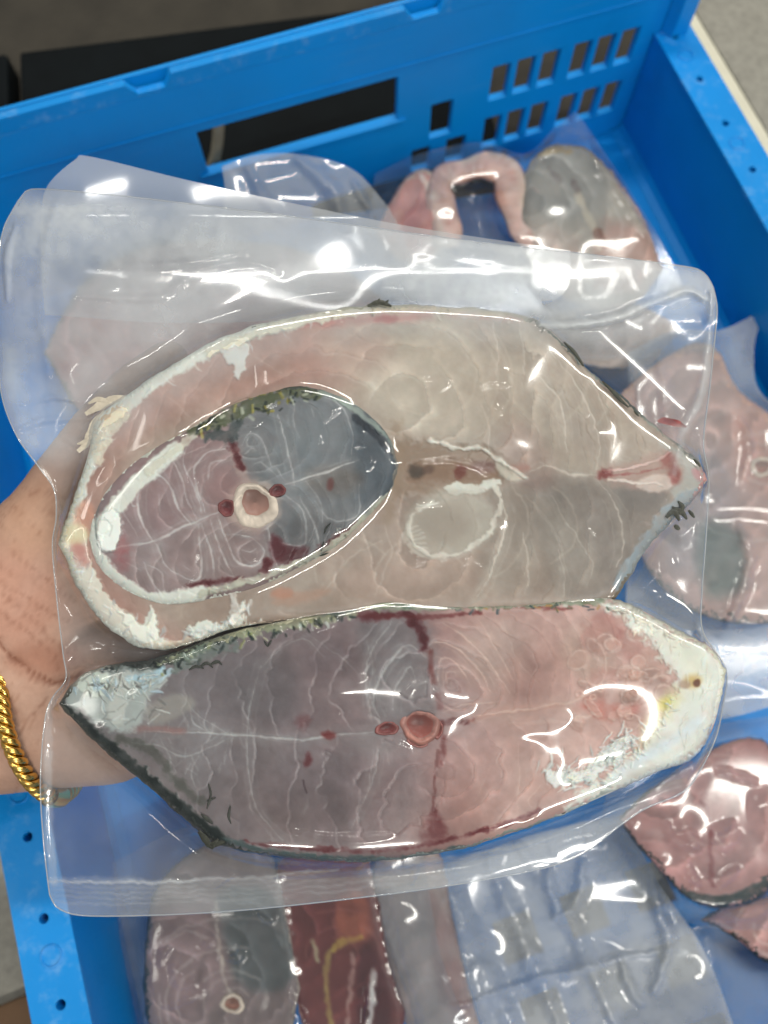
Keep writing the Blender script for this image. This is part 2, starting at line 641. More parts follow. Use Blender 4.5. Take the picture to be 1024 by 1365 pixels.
def plate(name, us, vs_, hole, place, th, mat, parent, bev=0.0009):
    """perforated plate: grid lines us x vs_, hole(i,j) true where a cell is open"""
    nu, nv = len(us), len(vs_)
    bm = bmesh.new()
    off = Vector(parent.location)
    F = [[[bm.verts.new(Vector(place(u, v, k * th)) - off) for v in vs_] for u in us] for k in (0, 1)]
    solid = lambda i, j: 0 <= i < nu - 1 and 0 <= j < nv - 1 and not hole(0.5 * (us[i] + us[i + 1]), 0.5 * (vs_[j] + vs_[j + 1]))
    for i in range(nu - 1):
        for j in range(nv - 1):
            if not solid(i, j):
                continue
            q = [(i, j), (i + 1, j), (i + 1, j + 1), (i, j + 1)]
            bm.faces.new([F[0][a][b] for a, b in q])
            bm.faces.new([F[1][a][b] for a, b in reversed(q)])
            for (a, b), (di, dj) in zip(((q[0], q[1]), (q[1], q[2]), (q[2], q[3]), (q[3], q[0])), ((0, -1), (1, 0), (0, 1), (-1, 0))):
                if not solid(i + di, j + dj):
                    bm.faces.new([F[0][a[0]][a[1]], F[1][a[0]][a[1]], F[1][b[0]][b[1]], F[0][b[0]][b[1]]])
    for v in [v for v in bm.verts if not v.link_faces]:
        bm.verts.remove(v)
    bmesh.ops.recalc_face_normals(bm, faces=bm.faces)
    bmesh.ops.dissolve_limit(bm, angle_limit=0.01, verts=bm.verts, edges=bm.edges)
    me = bpy.data.meshes.new(name)
    bm.to_mesh(me)
    bm.free()
    me.materials.append(mat)
    o = bpy.data.objects.new(name, me)
    COL.objects.link(o)
    o.parent = parent
    b = o.modifiers.new('bevel', 'BEVEL')
    b.width = bev
    b.segments = 2
    b.limit_method = 'ANGLE'
    return o


# base with small square openings
bx = [-W2]
for k in range(3):
    c = -0.044 + 0.0455 * k
    bx += [c - 0.0125, c + 0.0125]
bx.append(W2)
by = [YF]
for k in range(3):
    c = -0.223 + 0.0455 * k
    by += [c - 0.0125, c + 0.0125]
by.append(YB)
plate('base', bx, by, lambda u, v: any(bx[2 * k + 1] < u < bx[2 * k + 2] for k in range(3)) and any(by[2 * k + 1] < v < by[2 * k + 2] for k in range(3)),
      lambda u, v, d: (u, v, -d), 0.006, M_CRATE, crate)
# back wall with handle opening and ventilation slots
holes = [(-0.076, 0.0676, 0.081, 0.1188), (0.0945, 0.1115, 0.052, 0.0845), (0.1095, 0.1255, 0.0185, 0.0447), (0.0805, 0.0955, 0.0205, 0.0435)]
for x0 in (0.1405, 0.1600, 0.1795, 0.2045, 0.2235, 0.2425):
    holes += [(x0, x0 + 0.0138, 0.0735, 0.1035), (x0, x0 + 0.0138, 0.0245, 0.0555)]
for x0 in (-0.1405, -0.1600, -0.1795, -0.2045, -0.2235, -0.2425):
    holes += [(x0 - 0.0138, x0, 0.0735, 0.1035), (x0 - 0.0138, x0, 0.0245, 0.0555)]
us = sorted({-0.292, 0.292} | {round(h[0], 5) for h in holes} | {round(h[1], 5) for h in holes})
vz = sorted({-0.006, 0.1585} | {round(h[2], 5) for h in holes} | {round(h[3], 5) for h in holes})
hx = [h for h in holes if h[0] > -0.13]          # left half of the wall is closed
plate('back_wall', us, vz, lambda u, v: any(h[0] < u < h[1] and h[2] < v < h[3] for h in hx),
      lambda u, v, d: (u, YB + d, v), TH, M_CRATE, crate)


def prism(name, prof, place, mat, parent, bev=0.0006):
    """closed profile (u, v) swept from depth 0 to 1"""
    bm = bmesh.new()
    off = Vector(parent.location)
    A = [bm.verts.new(Vector(place(u, v, 0)) - off) for u, v in prof]
    B = [bm.verts.new(Vector(place(u, v, 1)) - off) for u, v in prof]
    n = len(prof)
    bm.faces.new(A)
    bm.faces.new(B[::-1])
    for i in range(n):
        bm.faces.new([A[i], B[i], B[(i + 1) % n], A[(i + 1) % n]])
    bmesh.ops.recalc_face_normals(bm, faces=bm.faces)
    me = bpy.data.meshes.new(name)
    bm.to_mesh(me)
    bm.free()
    me.materials.append(mat)
    o = bpy.data.objects.new(name, me)
    COL.objects.link(o)
    o.parent = parent
    if bev:
        b = o.modifiers.new('bevel', 'BEVEL')
        b.width = bev
        b.segments = 2
        b.limit_method = 'ANGLE'
    return o


# notched top rim of the back wall: an inner notched lip and a lower outer lip
top = [(-0.292, 0.1586), (-0.292, 0.1700)]
for c in (-0.2745, -0.095, 0.086, 0.262):
    top += [(c - 0.0145, 0.1700), (c - 0.0085, 0.1615), (c + 0.0085, 0.1615), (c + 0.0145, 0.1700)]
top += [(0.292, 0.1700), (0.292, 0.1586)]
prism('top_rim', top, lambda u, v, d: (u, YB - 0.0005 + d * (TH - 0.001), v), M_RIM, crate)
prism('outer_lip', [(-0.292, 0.145), (-0.292, 0.1690), (0.292, 0.1690), (0.292, 0.145)], lambda u, v, d: (u, YB + TH + 0.0003 + d * 0.003, v), M_CRATE, crate)
prism('moulded_line', [(-0.27, 0.1265), (-0.27, 0.128), (0.27, 0.128), (0.27, 0.1265)], lambda u, v, d: (u, YB - 0.0009 * d - 0.0001, v), M_CRATE, crate, 0.0003)
prism('handle_ledge', [(-0.082, 0.0785), (-0.082, 0.0808), (0.0735, 0.0808), (0.0735, 0.0785)], lambda u, v, d: (u, YB - 0.002 * d - 0.0001, v), M_CRATE, crate, 0.0004)
# corner posts
for s in (1, -1):
    prism('corner_post', [(s * 0.2745, YB - 0.0005), (s * 0.292, YB - 0.0005), (s * 0.292, YB - 0.009), (s * 0.2795, YB - 0.009)],
          lambda u, v, d: (u, v, 0.0951 + d * 0.0745), M_CRATE, crate)
# side walls with a flat pierced rim
for s in (1, -1):
    prism('side_wall', [(s * W2, -0.006), (s * (W2 + 0.005), -0.006), (s * (W2 + 0.005), HS - 0.0035), (s * W2, HS - 0.0035)],
          lambda u, v, d: (u, YF + d * (YB - 0.0004 - YF), v), M_CRATE, crate)
    prism('outer_skirt', [(s * 0.2945, HS - 0.03), (s * 0.2975, HS - 0.03), (s * 0.2975, HS - 0.0035), (s * 0.2945, HS - 0.0035)],
          lambda u, v, d: (u, YF + d * (YB - YF), v), M_CRATE, crate)
    # rim: flange with round holes
    ys = [0.4092 - 0.042 * k for k in range(17)] if s > 0 else [0.0204 + 0.042 * k for k in range(-7, 10)]
    ys = sorted(y for y in ys if YF + 0.004 < y < YB - 0.004)
    cuts = [YF] + [0.5 * (a + b) for a, b in zip(ys, ys[1:])] + [YB - 0.0004]
    bm = bmesh.new()
    off = Vector(crate.location)
    x0, x1 = sorted((s * (W2 - 0.0006), s * 0.2982))
    cx = s * 0.2825
    N = 20
    for yc, a, b in zip(ys, cuts, cuts[1:]):
        ins, outr, low = [], [], []
        r = 0.0026
        for k in range(N):
            th = 2 * math.pi * (k + 0.5) / N
            c, sn = math.cos(th), math.sin(th)
            ins.append(bm.verts.new(Vector((cx + r * c, yc + r * sn, HS)) - off))
            low.append(bm.verts.new(Vector((cx + r * c, yc + r * sn, HS - 0.012)) - off))
            q = min(((x1 - cx) / c if c > 0 else (x0 - cx) / c) if abs(c) > 1e-6 else 9, ((b - yc) / sn if sn > 0 else (a - yc) / sn) if abs(sn) > 1e-6 else 9)
            outr.append(bm.verts.new(Vector((cx + q * c, yc + q * sn, HS)) - off))
        for k in range(N):
            k2 = (k + 1) % N
            bm.faces.new([ins[k], outr[k], outr[k2], ins[k2]])
            bm.faces.new([ins[k], ins[k2], low[k2], low[k]])
        bm.faces.new(low)
        # square corners of the segment
        cor = {(1, 1): (x1, b), (0, 1): (x0, b), (0, 0): (x0, a), (1, 0): (x1, a)}
        for k in range(N):
            k2 = (k + 1) % N
            p, q = outr[k].co + off, outr[k2].co + off
            if abs(p.x - q.x) > 1e-6 and abs(p.y - q.y) > 1e-6:
                cc = min(cor.values(), key=lambda z: (z[0] - p.x) ** 2 + (z[1] - p.y) ** 2 + (z[0] - q.x) ** 2 + (z[1] - q.y) ** 2)
                bm.faces.new([outr[k], bm.verts.new(Vector((cc[0], cc[1], HS)) - off), outr[k2]])
    ln = [bm.verts.new(Vector(p) - off) for p in ((x0, YF, HS), (x1, YF, HS), (x1, YB - 0.0004, HS), (x0, YB - 0.0004, HS),
                                                  (x0, YF, HS - 0.0034), (x1, YF, HS - 0.0034), (x1, YB - 0.0004, HS - 0.0034), (x0, YB - 0.0004, HS - 0.0034))]
    for q in ((0, 1, 5, 4), (1, 2, 6, 5), (2, 3, 7, 6), (3, 0, 4, 7)):
        bm.faces.new([ln[i] for i in q])
    bmesh.ops.remove_doubles(bm, verts=bm.verts, dist=1e-6)
    bmesh.ops.recalc_face_normals(bm, faces=bm.faces)
    me = bpy.data.meshes.new('side_rim')
    bm.to_mesh(me)
    bm.free()
    me.materials.append(M_RIM)
    o = bpy.data.objects.new('side_rim', me)
    COL.objects.link(o)
    o.parent = crate
    for k in range(len(ys)):
        if k % 2 == 0:
            yy = (ys[-1 - k] if s > 0 else ys[k]) - 0.0185
            if yy > YF + 0.02:
                t_ = np.linspace(0, 2 * np.pi, 24, endpoint=False)
                tube('moulded_ring', np.stack([cx + 0.0052 * np.cos(t_), yy + 0.0052 * np.sin(t_), np.full(24, HS + 0.0001)], -1), 0.0006, M_RIM, crate, 6, True)
prism('front_wall', [(-0.292, -0.006), (0.292, -0.006), (0.292, 0.16), (-0.292, 0.16)], lambda u, v, d: (u, YF - 0.0005 - d * TH, v), M_CRATE, crate)
# fillet along the foot of the walls
for s in (1, -1):
    prism('wall_fillet', [(s * (W2 - 0.0002), 0.0003), (s * (W2 - 0.0002), 0.008), (s * (W2 - 0.003), 0.003), (s * (W2 - 0.008), 0.0003)],
          lambda u, v, d: (u, YF + 0.001 + d * (YB - YF - 0.002), v), M_CRATE, crate, 0.0)

# ------------------------------------------------------------------ fish steaks


def blur_(A, n):
    for _ in range(n):
        A = 0.2 * (A + np.roll(A, 1, 0) + np.roll(A, -1, 0) + np.roll(A, 1, 1) + np.roll(A, -1, 1))
    return A



def controls(ctrl, x, y, seed):
    c = np.array([[q[0], q[1]] for q in ctrl], float)
    col = np.array([q[2] for q in ctrl], float) / 255.0
    wd = np.array([q[3] for q in ctrl], float)
    d2 = (x[:, None] - c[:, 0]) ** 2 + (y[:, None] - c[:, 1]) ** 2
    k = 1 / (d2 + 60) ** 1.5
    k /= k.sum(1)[:, None]
    return k @ col, k @ wd


def edge_h(dist):
    return -0.0026 * np.exp(-np.clip(dist, 0, None) / 5.0)


def grade(c):
    m = c.mean(0)
    return np.clip(m * 1.02 + (c - m) * 1.3, 0, 1)


def build_steak(root, frame, upper, lower, R, htop, hbot, nx, ny, ctrl, obst=None, speck=0.35):
    """upper and lower edges run from the left tip to the right tip"""
    up, lo = catmull(upper, 3), catmull(lower, 3)
    x0, x1 = up[0, 0], up[-1, 0]
    s = np.linspace(0, 1, nx)
    s = 0.5 - 0.5 * np.cos(np.pi * s) * (0.25 + 0.75 * np.abs(np.cos(np.pi * s)) ** 0 * 1.0)
    s = 0.55 * s + 0.45 * np.linspace(0, 1, nx)
    xs = x0 + (x1 - x0) * s
    fu = np.maximum.accumulate(up[:, 0] + np.arange(len(up)) * 1e-6)
    fl = np.maximum.accumulate(lo[:, 0] + np.arange(len(lo)) * 1e-6)
    yu, yl = np.interp(xs, fu, up[:, 1]), np.interp(xs, fl, lo[:, 1])
    t = np.linspace(0, 1, ny)[:, None]
    Y = yu + (yl - yu) * t
    X = np.broadcast_to(xs, Y.shape)
    outline = np.vstack([up, lo[::-1][1:-1]])
    # coarse distance field to the outline
    g = 3
    gx, gy = np.meshgrid(np.arange(R.x0, R.x0 + R.w * R.res, g), np.arange(R.y0, R.y0 + R.h * R.res, g))
    sd = poly_sd(gx, gy, outline[::2])
    tmp = Raster.__new__(Raster)
    tmp.x0, tmp.y0, tmp.res, tmp.h, tmp.w = R.x0, R.y0, g, sd.shape[0], sd.shape[1]
    dist = tmp.samp(sd, X, Y)
    H = htop + edge_h(dist) + R.samp(R.H, X, Y)
    V = frame.P(X, Y, H).reshape(-1, 3)
    cols = grade(R.samp(R.C, X, Y).reshape(-1, 3))
    mesh_np('flesh', V, gridq(ny, nx), M_FLESH, root, cols)
    # skin: a lip over the cut edge, the side and the underside rim
    n = int(np.hypot(*np.diff(np.vstack([outline, outline[:1]]), axis=0).T).sum() / 2.2)
    o = resample(np.vstack([outline, outline[:1]]), n + 1)[:-1]
    rs = np.random.default_rng(R.seed + 8)
    wob = np.convolve(np.tile(rs.random(n) - .5, 3), np.ones(11) / 11, 'same')[n:2 * n] * 9 + np.convolve(np.tile(rs.random(n) - .5, 3), np.ones(3) / 3, 'same')[n:2 * n] * 2.2
    tg = np.roll(o, -2, 0) - np.roll(o, 2, 0)
    tg /= np.hypot(*tg.T)[:, None] + 1e-9
    nr = np.stack([tg[:, 1], -tg[:, 0]], -1)
    area = 0.5 * np.sum(o[:, 0] * np.roll(o[:, 1], -1) - np.roll(o[:, 0], -1) * o[:, 1])
    if area < 0:
        nr = -nr
    o = o + nr * np.clip(wob, -1.5, 4)[:, None]
    col, wd = controls(ctrl, o[:, 0], o[:, 1], 1)
    rr = np.random.default_rng(R.seed + 3)
    jag = rr.random(n)
    jag = 0.5 * jag + 0.3 * np.roll(jag, 1) + 0.2 * np.roll(jag, 3)
    jag2 = np.convolve(np.r_[rr.random(n)], np.ones(9) / 9, 'same')
    rows, crow = [], []
    prof = [(-1.0, -0.0004, 1.0), (-0.55, 0.00022, 1.02), (0.0, 0.0001, 1.0)]
    for fr, dh, b in prof:
        off = fr * wd * np.clip(2.2 * jag - .75 + 1.6 * (jag2 - .3), .12, 1.9)
        q = o + nr * off[:, None]
        din = tmp.samp(sd, q[:, 0], q[:, 1])
        rows.append(frame.P(q[:, 0], q[:, 1], htop + edge_h(din) + R.samp(R.H, q[:, 0], q[:, 1]) + dh))
        crow.append(col * b)
    for off, k in ((0.6, 0.75), (1.0, 0.45), (0.0, 0.15), (-4.0, 0.0)):
        q = o + nr * off
        rows.append(frame.P(q[:, 0], q[:, 1], hbot + (htop - 0.0026 - hbot) * k))
        crow.append(col * 0.9)
    q = o + nr * -14
    rows.append(frame.P(q[:, 0], q[:, 1], np.full(n, hbot)))
    crow.append(col * 0.9)
    m = len(rows)
    C = np.stack(crow)
    sp = rr.random((m, n))
    sp = .3 * sp + .7 * np.convolve(np.tile(rr.random(n), 3), np.ones(6) / 6, 'same')[n:2 * n] * 1.6 - .2
    C = C * (1 + speck * .8 * (sp - 0.5)[..., None])
    V = np.stack(rows).reshape(-1, 3)
    mesh_np('skin', V, gridq(m, n, True), M_SKIN, root, C.reshape(-1, 3))
    if obst is not None:
        sdo = poly_sd(obst.Xr, obst.Yr, outline[::2])
        obst.H = np.maximum(obst.H, np.where(sdo > -3, htop + 0.5 * edge_h(sdo), -1))
    return outline


def ribbon(root, frame, pts, width, h, col, name='scale_fleck', curl=0.0):
    p = catmull(pts, 1.5)
    n = len(p)
    h = h + OBF.samp(SW, p[:, 0], p[:, 1]) + (blur_(fbm((3, n + 4), 9, 5, 2), 1)[1, :n] * .0012 if 'flap' in name else 0)
    tg = np.gradient(p, axis=0)
    tg /= np.hypot(*tg.T)[:, None] + 1e-9
    nr = np.stack([-tg[:, 1], tg[:, 0]], -1)
    s = np.linspace(0, 1, n)
    wv = width * (0.35 + 0.65 * np.sin(np.pi * np.clip(s, 0.06, 0.94))) * (0.7 + 0.6 * (np.convolve(rng.random(n + 8), np.ones(5) / 5, 'same')[4:-4]))
    rows = [frame.P(*(p + nr * (k * wv / 2)[:, None]).T, h + curl * s + (0.0004 if k == 0 else 0)) for k in (-1, 0, 1)]
    V = np.stack(rows).reshape(-1, 3)
    v_ = .06 if 'flap' in name else .4
    c = np.tile(np.array(col, float) / 255, (len(V), 1)) * (1 - v_ / 2 + v_ * rng.random((len(V), 1)))
    return mesh_np(name, V, gridq(3, n), M_SKIN, root, c)


def vertebra(root, frame, x, y, rx, ry, h, ang, rimc, midc, deep=0.0014, name='vertebra', seed=3, up=0.0):
    """bone ring round a sunken marrow disc"""
    r_ = np.random.default_rng(seed)
    if frame is heldflat:
        h = h + float(OBF.samp(SW, np.array([float(x)]), np.array([float(y)]))[0])
    a = np.linspace(0, 2 * np.pi, 40, endpoint=False)
    wob = 1 + 0.07 * np.sin(2 * a + r_.random() * 6) + 0.06 * np.sin(3 * a + r_.random() * 6) + .03 * np.sin(7 * a + r_.random() * 6)
    ca, sa = math.cos(math.radians(ang)), math.sin(math.radians(ang))

    def ring(f, dh):
        ex, ey = rx * f * wob * np.cos(a), ry * f * wob * np.sin(a)
        k_ = up * min(1.0, max(0.0, (1.0 - f) / .3))
        return frame.P(x + ex * ca - ey * sa, y + ex * sa + ey * ca - k_, h + dh)
    fr = [(1.10, -0.0014), (1.0, -.0001), (0.93, 0.0003), (0.82, 0.00035), (0.70, 0.0000), (0.60, -0.0005)]
    V = np.stack([ring(f, d) for f, d in fr]).reshape(-1, 3)
    cs = np.stack([np.tile(np.array(rimc, float) / 255 * k, (40, 1)) for k in (0.9, 1.0, 1.05, 1.05, 0.98, 0.9)]).reshape(-1, 3)
    o = mesh_np(name, V, gridq(6, 40, True), M_BONE, root, cs * (1 + .28 * (np.convolve(np.tile(r_.random(40), 3), np.ones(4) / 4, 'same')[40:80].repeat(1)[None].repeat(6, 0).reshape(-1, 1) - .5)) * (0.92 + 0.16 * r_.random((len(cs), 1))))
    fr = [(0.66, -0.0002), (0.56, -deep * 0.5), (0.42, -deep * 0.85), (0.2, -deep), (0.01, -deep)]
    V = np.stack([ring(f, d) for f, d in fr]).reshape(-1, 3)
    mc = np.array(midc, float) / 255
    cs = np.stack([np.tile(mc * k, (40, 1)) for k in (1.12, 1.0, 0.94, 0.9, 0.9)]).reshape(-1, 3) * (1 + .16 * np.tile(np.sin(a), 5)[:, None])
    mesh_np('marrow', V, gridq(5, 40, True), M_BONE, o, cs)
    o.name = name
    return o


WHT, CRM, GRN, BLK, RED, DRED = (205, 208, 198), (205, 196, 168), (108, 118, 98), (38, 44, 40), (130, 46, 48), (78, 24, 28)



RCX = [None]


def septum(R_, pts, w_, col, a_):
    """pale sheet of connective tissue with a soft cloudy margin"""
    R_.stroke(pts, w_ * 6, col, a_ * .2, w_ * 2.6, -.00022, 3, brk=.7)
    R_.stroke([(x + 5, y + 2) for x, y in pts], w_ * 3, tuple(.62 * c for c in col), a_ * .16, w_ * 2, 0, 2, brk=.9)
    for k in (-1, 1):
        d = rng.uniform(6, 13) * k
        R_.stroke([(x + d * rng.uniform(.7, 1.1), y + d * rng.uniform(-.5, .5)) for x, y in pts], w_ * .7, col, a_ * .22, 1.2, 0, 1, brk=.95)
    R_.stroke(pts, w_ * .95, tuple(min(255, c * 1.06) for c in col), min(1, a_ * (.98 if R_ is RCX[0] else .74)), 1.0, -.0002, .9, brk=.6, taper=True)


# ---- film height field of the held bag (relief over the seal plane)
FX0, FY0, FX1, FY1 = -40, 180, 1010, 1260
OBF = Raster(FX0, FY0, FX1, FY1, (0, 0, 0), 5, 2.0)
OBF.H[:] = -1.0
HTA, HBA = 0.0105, -0.009
# plump, uneven surface shared by the flesh and the film lying on it
SW = blur_(fbm(OBF.H.shape, 60, 501, 1), 14) * 0.0060

# ---- large upper steak
RA = Raster(60, 380, 960, 890, (162, 150, 138), 11, 1.0)
RA.blob([(90, 720), (130, 560), (300, 450), (470, 415), (520, 500), (420, 520), (200, 580), (140, 720), (250, 850), (380, 830), (330, 880), (120, 840)], (170, 142, 131), 0.85, 25)
RA.blob([(500, 410), (620, 412), (660, 520), (640, 590), (540, 580), (470, 520), (430, 460)], (178, 170, 156), 0.8, 25)
RA.blob([(660, 430), (740, 450), (860, 580), (800, 640), (690, 600)], (168, 160, 147), 0.7, 22)
RA.blob([(700, 640), (800, 640), (890, 660), (870, 710), (815, 790), (750, 790)], (133, 127, 120), 0.75, 14)
RA.blob([(640, 660), (700, 655), (770, 700), (800, 780), (720, 790), (650, 780)], (150, 141, 130), 0.6, 14)
RA.blob([(420, 740), (520, 660), (560, 700), (640, 760), (600, 798), (480, 800)], (164, 148, 136), 0.6, 14)
RA.blob([(690, 560), (730, 600), (740, 640), (700, 650), (670, 600)], (150, 128, 118), 0.5, 14)
RA.stroke([(400, 432), (470, 425), (520, 423), (570, 421)], 12, (168, 105, 98), 0.55, 7)
RA.spot(515, 425, 14, 5, (150, 80, 76), 0.7, 4)
RA.stroke([(600, 418), (690, 425)], 8, (165, 110, 100), 0.4, 5)
RA.mottle(.05, 6, 7, (.8, 1.1, 1.2))
RA.mottle(.16, 110, 27, (.6, 1, 1.2))
RA.mottle(0.13, 60, 3, (1, 1.05, 1.1))
RA.mottle(0.10, 14, 4, (1, 1.1, 1.15))
RA.flakes([(430, 430), (700, 425), (800, 515), (905, 605), (700, 630), (540, 590), (500, 520)], 535, 540, 36, .18, .22, 1.0, 0, soft=20, fade=330)
RA.flakes([(540, 655), (700, 650), (890, 675), (815, 790), (450, 797), (480, 720)], 560, 690, 38, .18, .22, .8, 10, soft=18, fade=330)
RA.flakes([(90, 720), (130, 560), (300, 450), (500, 420), (520, 520), (400, 530), (220, 590), (140, 700), (160, 790), (300, 830), (430, 800), (420, 830), (200, 860), (110, 790)], 420, 660, 30, .06, .12, .9, 0, soft=16, fade=500)
RA.flakes([(660, 440), (760, 480), (890, 590), (800, 630), (690, 600)], 620, 620, 30, .12, .16, 1.0, 20, soft=16, fade=260, off=.4)
RA.spot(560, 500, 60, 40, (186, 178, 164), .45, 34, -20)
RA.spot(660, 520, 40, 60, (176, 166, 152), .4, 30)
RA.spot(460, 470, 60, 30, (176, 150, 140), .45, 26, -12)
RA.spot(790, 590, 60, 26, (150, 140, 130), .4, 24, 40)
RA.spot(700, 690, 26, 50, (134, 124, 114), .45, 18, -30)
RA.spot(860, 660, 34, 20, (120, 116, 112), .45, 14)
RA.spot(520, 770, 60, 18, (178, 162, 150), .4, 16)
# faint concentric muscle bands
for k, (cx_, cy_, r0, a0, a1) in enumerate([(575, 505, 60, -40, 200), (575, 505, 90, -60, 40), (575, 505, 110, -50, 60), (610, 700, 95, -40, 60),
                                            (560, 770, 60, 180, 340), (470, 760, 50, 160, 330), (700, 700, 70, -60, 60), (640, 480, 120, -50, 40), (640, 480, 150, -45, 40), (640, 480, 185, -30, 35)]):
    th = np.radians(np.linspace(a0, a1, 14))
    RA.stroke(np.stack([cx_ + r0 * np.cos(th), cy_ + r0 * 0.85 * np.sin(th)], -1), 2.4, (192, 184, 170), 0.34, 2.0, -0.0002)
LA = (206, 200, 188)
for pts, w_, a_ in [
    ([(655, 428), (664, 468), (662, 500)], 2, .5), ([(725, 458), (762, 500), (786, 547), (800, 594), (793, 632)], 2.2, .55),
    ([(720, 500), (744, 529), (753, 561), (755, 604)], 2.2, .65), ([(641, 538), (655, 580), (650, 594), (662, 615)], 2, .5),
    ([(706, 627), (730, 622), (762, 632), (797, 634)], 3, .8), ([(669, 655), (674, 697), (664, 735), (655, 763), (636, 796)], 3, .8),
    ([(699, 711), (706, 758), (699, 791)], 2.4, .6), ([(744, 735), (753, 763), (751, 796)], 2, .5),
    ([(800, 641), (823, 683), (830, 726), (823, 758)], 2.2, .6), ([(734, 660), (762, 707), (790, 749), (781, 782)], 2, .35),
    ([(700, 660), (735, 700), (760, 770)], 5, .2), ([(810, 560), (818, 600), (835, 615)], 2, .35), ([(690, 430), (700, 470), (698, 520)], 2, .3),
    ([(770, 480), (800, 530), (818, 580)], 2, .35), ([(560, 430), (590, 440), (625, 470)], 2, .25), ([(820, 550), (822, 590)], 2, .4),
    ([(400, 745), (440, 735), (470, 700)], 2, .3), ([(430, 790), (470, 740), (510, 720)], 3, .3), ([(500, 790), (520, 740), (515, 700)], 3, .3),
    ([(210, 520), (260, 560)], 2, .15), ([(330, 470), (380, 500)], 2, .2)]:
    septum(RA, pts, w_, LA, a_)
# cavity remnant beside the small steak
RA.blob([(522, 590), (560, 586), (600, 595), (650, 600), (672, 626), (655, 652), (600, 656), (545, 660), (515, 660)], (146, 130, 114), 0.85, 9, -0.0012, 6)
RA.blob([(545, 618), (600, 612), (660, 622), (655, 642), (600, 644), (550, 642)], (136, 114, 96), 0.75, 6, -0.0008, 4)
RA.spot(556, 628, 12, 9, (84, 76, 68), 0.85, 4, 0, 0, 3)
RA.spot(572, 626, 8, 8, (104, 84, 72), 0.7, 3, 0, 0, 2)
RA.spot(614, 628, 9, 8, (112, 64, 52), 0.85, 3, 0, 0, 3)
RA.spot(645, 622, 18, 8, (130, 104, 98), 0.7, 5)
RA.stroke([(530, 570), (535, 600), (525, 650), (515, 690)], 14, (150, 134, 116), 0.55, 8, 0, 8)
RA.stroke([(572, 586), (590, 590), (610, 600), (638, 597), (662, 612), (700, 634)], 5, (208, 208, 198), .95, 1.2, .0006, 3)
RA.blob([(660, 612), (690, 628), (702, 636), (672, 640)], (194, 190, 176), .8, 2.5, .0004, 3)
RA.blob([(588, 652), (610, 642), (640, 645), (664, 640), (662, 652), (630, 658), (605, 658)], (200, 202, 192), .95, 1.5, .0005, 5)
RA.spot(694, 622, 11, 4, (160, 118, 106), 0.55, 5, 0, 0, 3)
# ragged oval of membrane
RA.spot(600, 697, 60, 44, (172, 168, 156), 0.75, 8, -10, .0005)
RA.spot(590, 700, 34, 26, (150, 141, 129), 0.7, 12)
RA.stroke([(576, 668), (556, 682), (546, 702), (552, 724), (580, 742), (612, 737), (640, 720), (657, 698), (668, 672), (662, 652)], 5, (204, 202, 190), .85, 1.2, .0004, 4)
RA.stroke([(542, 712), (550, 730), (566, 740), (590, 744)], 10, (196, 192, 180), .6, 2, .0003, 7)
for k in range(7):
    RA.stroke([(541 + k * 3, 704 + k * 5), (556 + k * 3, 703 + k * 5.2)], 2.0, (200, 196, 184), .5, 1.0, .0002)
RA.stroke([(555, 672), (585, 671)], 2, (220, 220, 210), .8, .8)
# neural spine at the right tip
RA.blob([(800, 622), (840, 618), (880, 602), (905, 610), (912, 640), (895, 655), (850, 652), (810, 642)], (168, 144, 134), .6, 7, .0004, 5)
RA.blob([(850, 640), (885, 632), (902, 640), (890, 656), (862, 655)], (200, 190, 180), .8, 3, .0004, 2)
RA.stroke([(806, 628), (840, 624), (872, 614), (892, 604)], 3.5, (200, 180, 172), .9, 1, .0004)
RA.stroke([(812, 640), (850, 642), (885, 648)], 3.5, (206, 196, 186), .9, 1, .0004)
RA.stroke([(815, 634), (850, 630), (885, 622)], 2.5, (140, 74, 70), .6, 1.6, 0, 2, brk=.8)
RA.spot(806, 632, 9, 8, (122, 60, 56), .8, 4, 0, -.0004, 5)
RA.spot(893, 612, 9, 7, (150, 92, 86), .6, 6, 0, 0, 5)
RA.spot(900, 632, 8, 14, (132, 62, 58), .6, 5, 0, 0, 3)
RA.spot(930, 632, 9, 5, (185, 70, 78), .9, 3, 40)
RA.blob([(880, 590), (925, 612), (942, 640), (915, 668), (895, 655), (912, 625)], (170, 172, 166), .7, 4, 0, 3)
# silvery skin on the lower right cut
RA.stroke([(925, 655), (895, 680), (868, 712), (845, 745), (826, 782)], 15, (150, 160, 164), .85, 3, .0004, 5)
RA.stroke([(910, 690), (870, 730), (840, 775), (822, 792)], 6, (120, 112, 96), .8, 2, .0003, 5)
# white belly membrane, left
RA.stroke([(82, 722), (100, 665), (122, 600), (140, 562), (185, 522), (250, 480), (320, 447), (400, 426)], 23, WHT, 1, 3.2, .0006, 5, brk=.15)
RA.stroke([(280, 468), (360, 438), (440, 420), (500, 410)], 14, (196, 194, 178), .95, 1.5, .0006, 7, brk=.2)
RA.stroke([(500, 411), (560, 411), (640, 415), (700, 421)], 8, (184, 174, 146), .9, 1.5, .0004, 4)
RA.blob([(296, 470), (330, 458), (330, 480), (318, 505), (308, 488)], (205, 208, 202), .95, 1, .0008, 6)
RA.blob([(128, 540), (160, 535), (172, 548), (150, 575), (132, 600), (118, 600), (125, 570)], (196, 172, 140), .9, 2, .0006, 6)
RA.blob([(120, 590), (140, 560), (165, 540), (178, 538), (150, 585), (130, 620)], (206, 202, 184), .9, 1.5, .0003, 4)
RA.blob([(80, 725), (96, 690), (112, 700), (120, 740), (140, 790), (175, 822), (196, 832), (206, 812), (214, 846), (228, 862), (190, 866), (140, 835), (105, 785)], (206, 203, 190), 1, 1.5, .0008, 5, brk=.1)
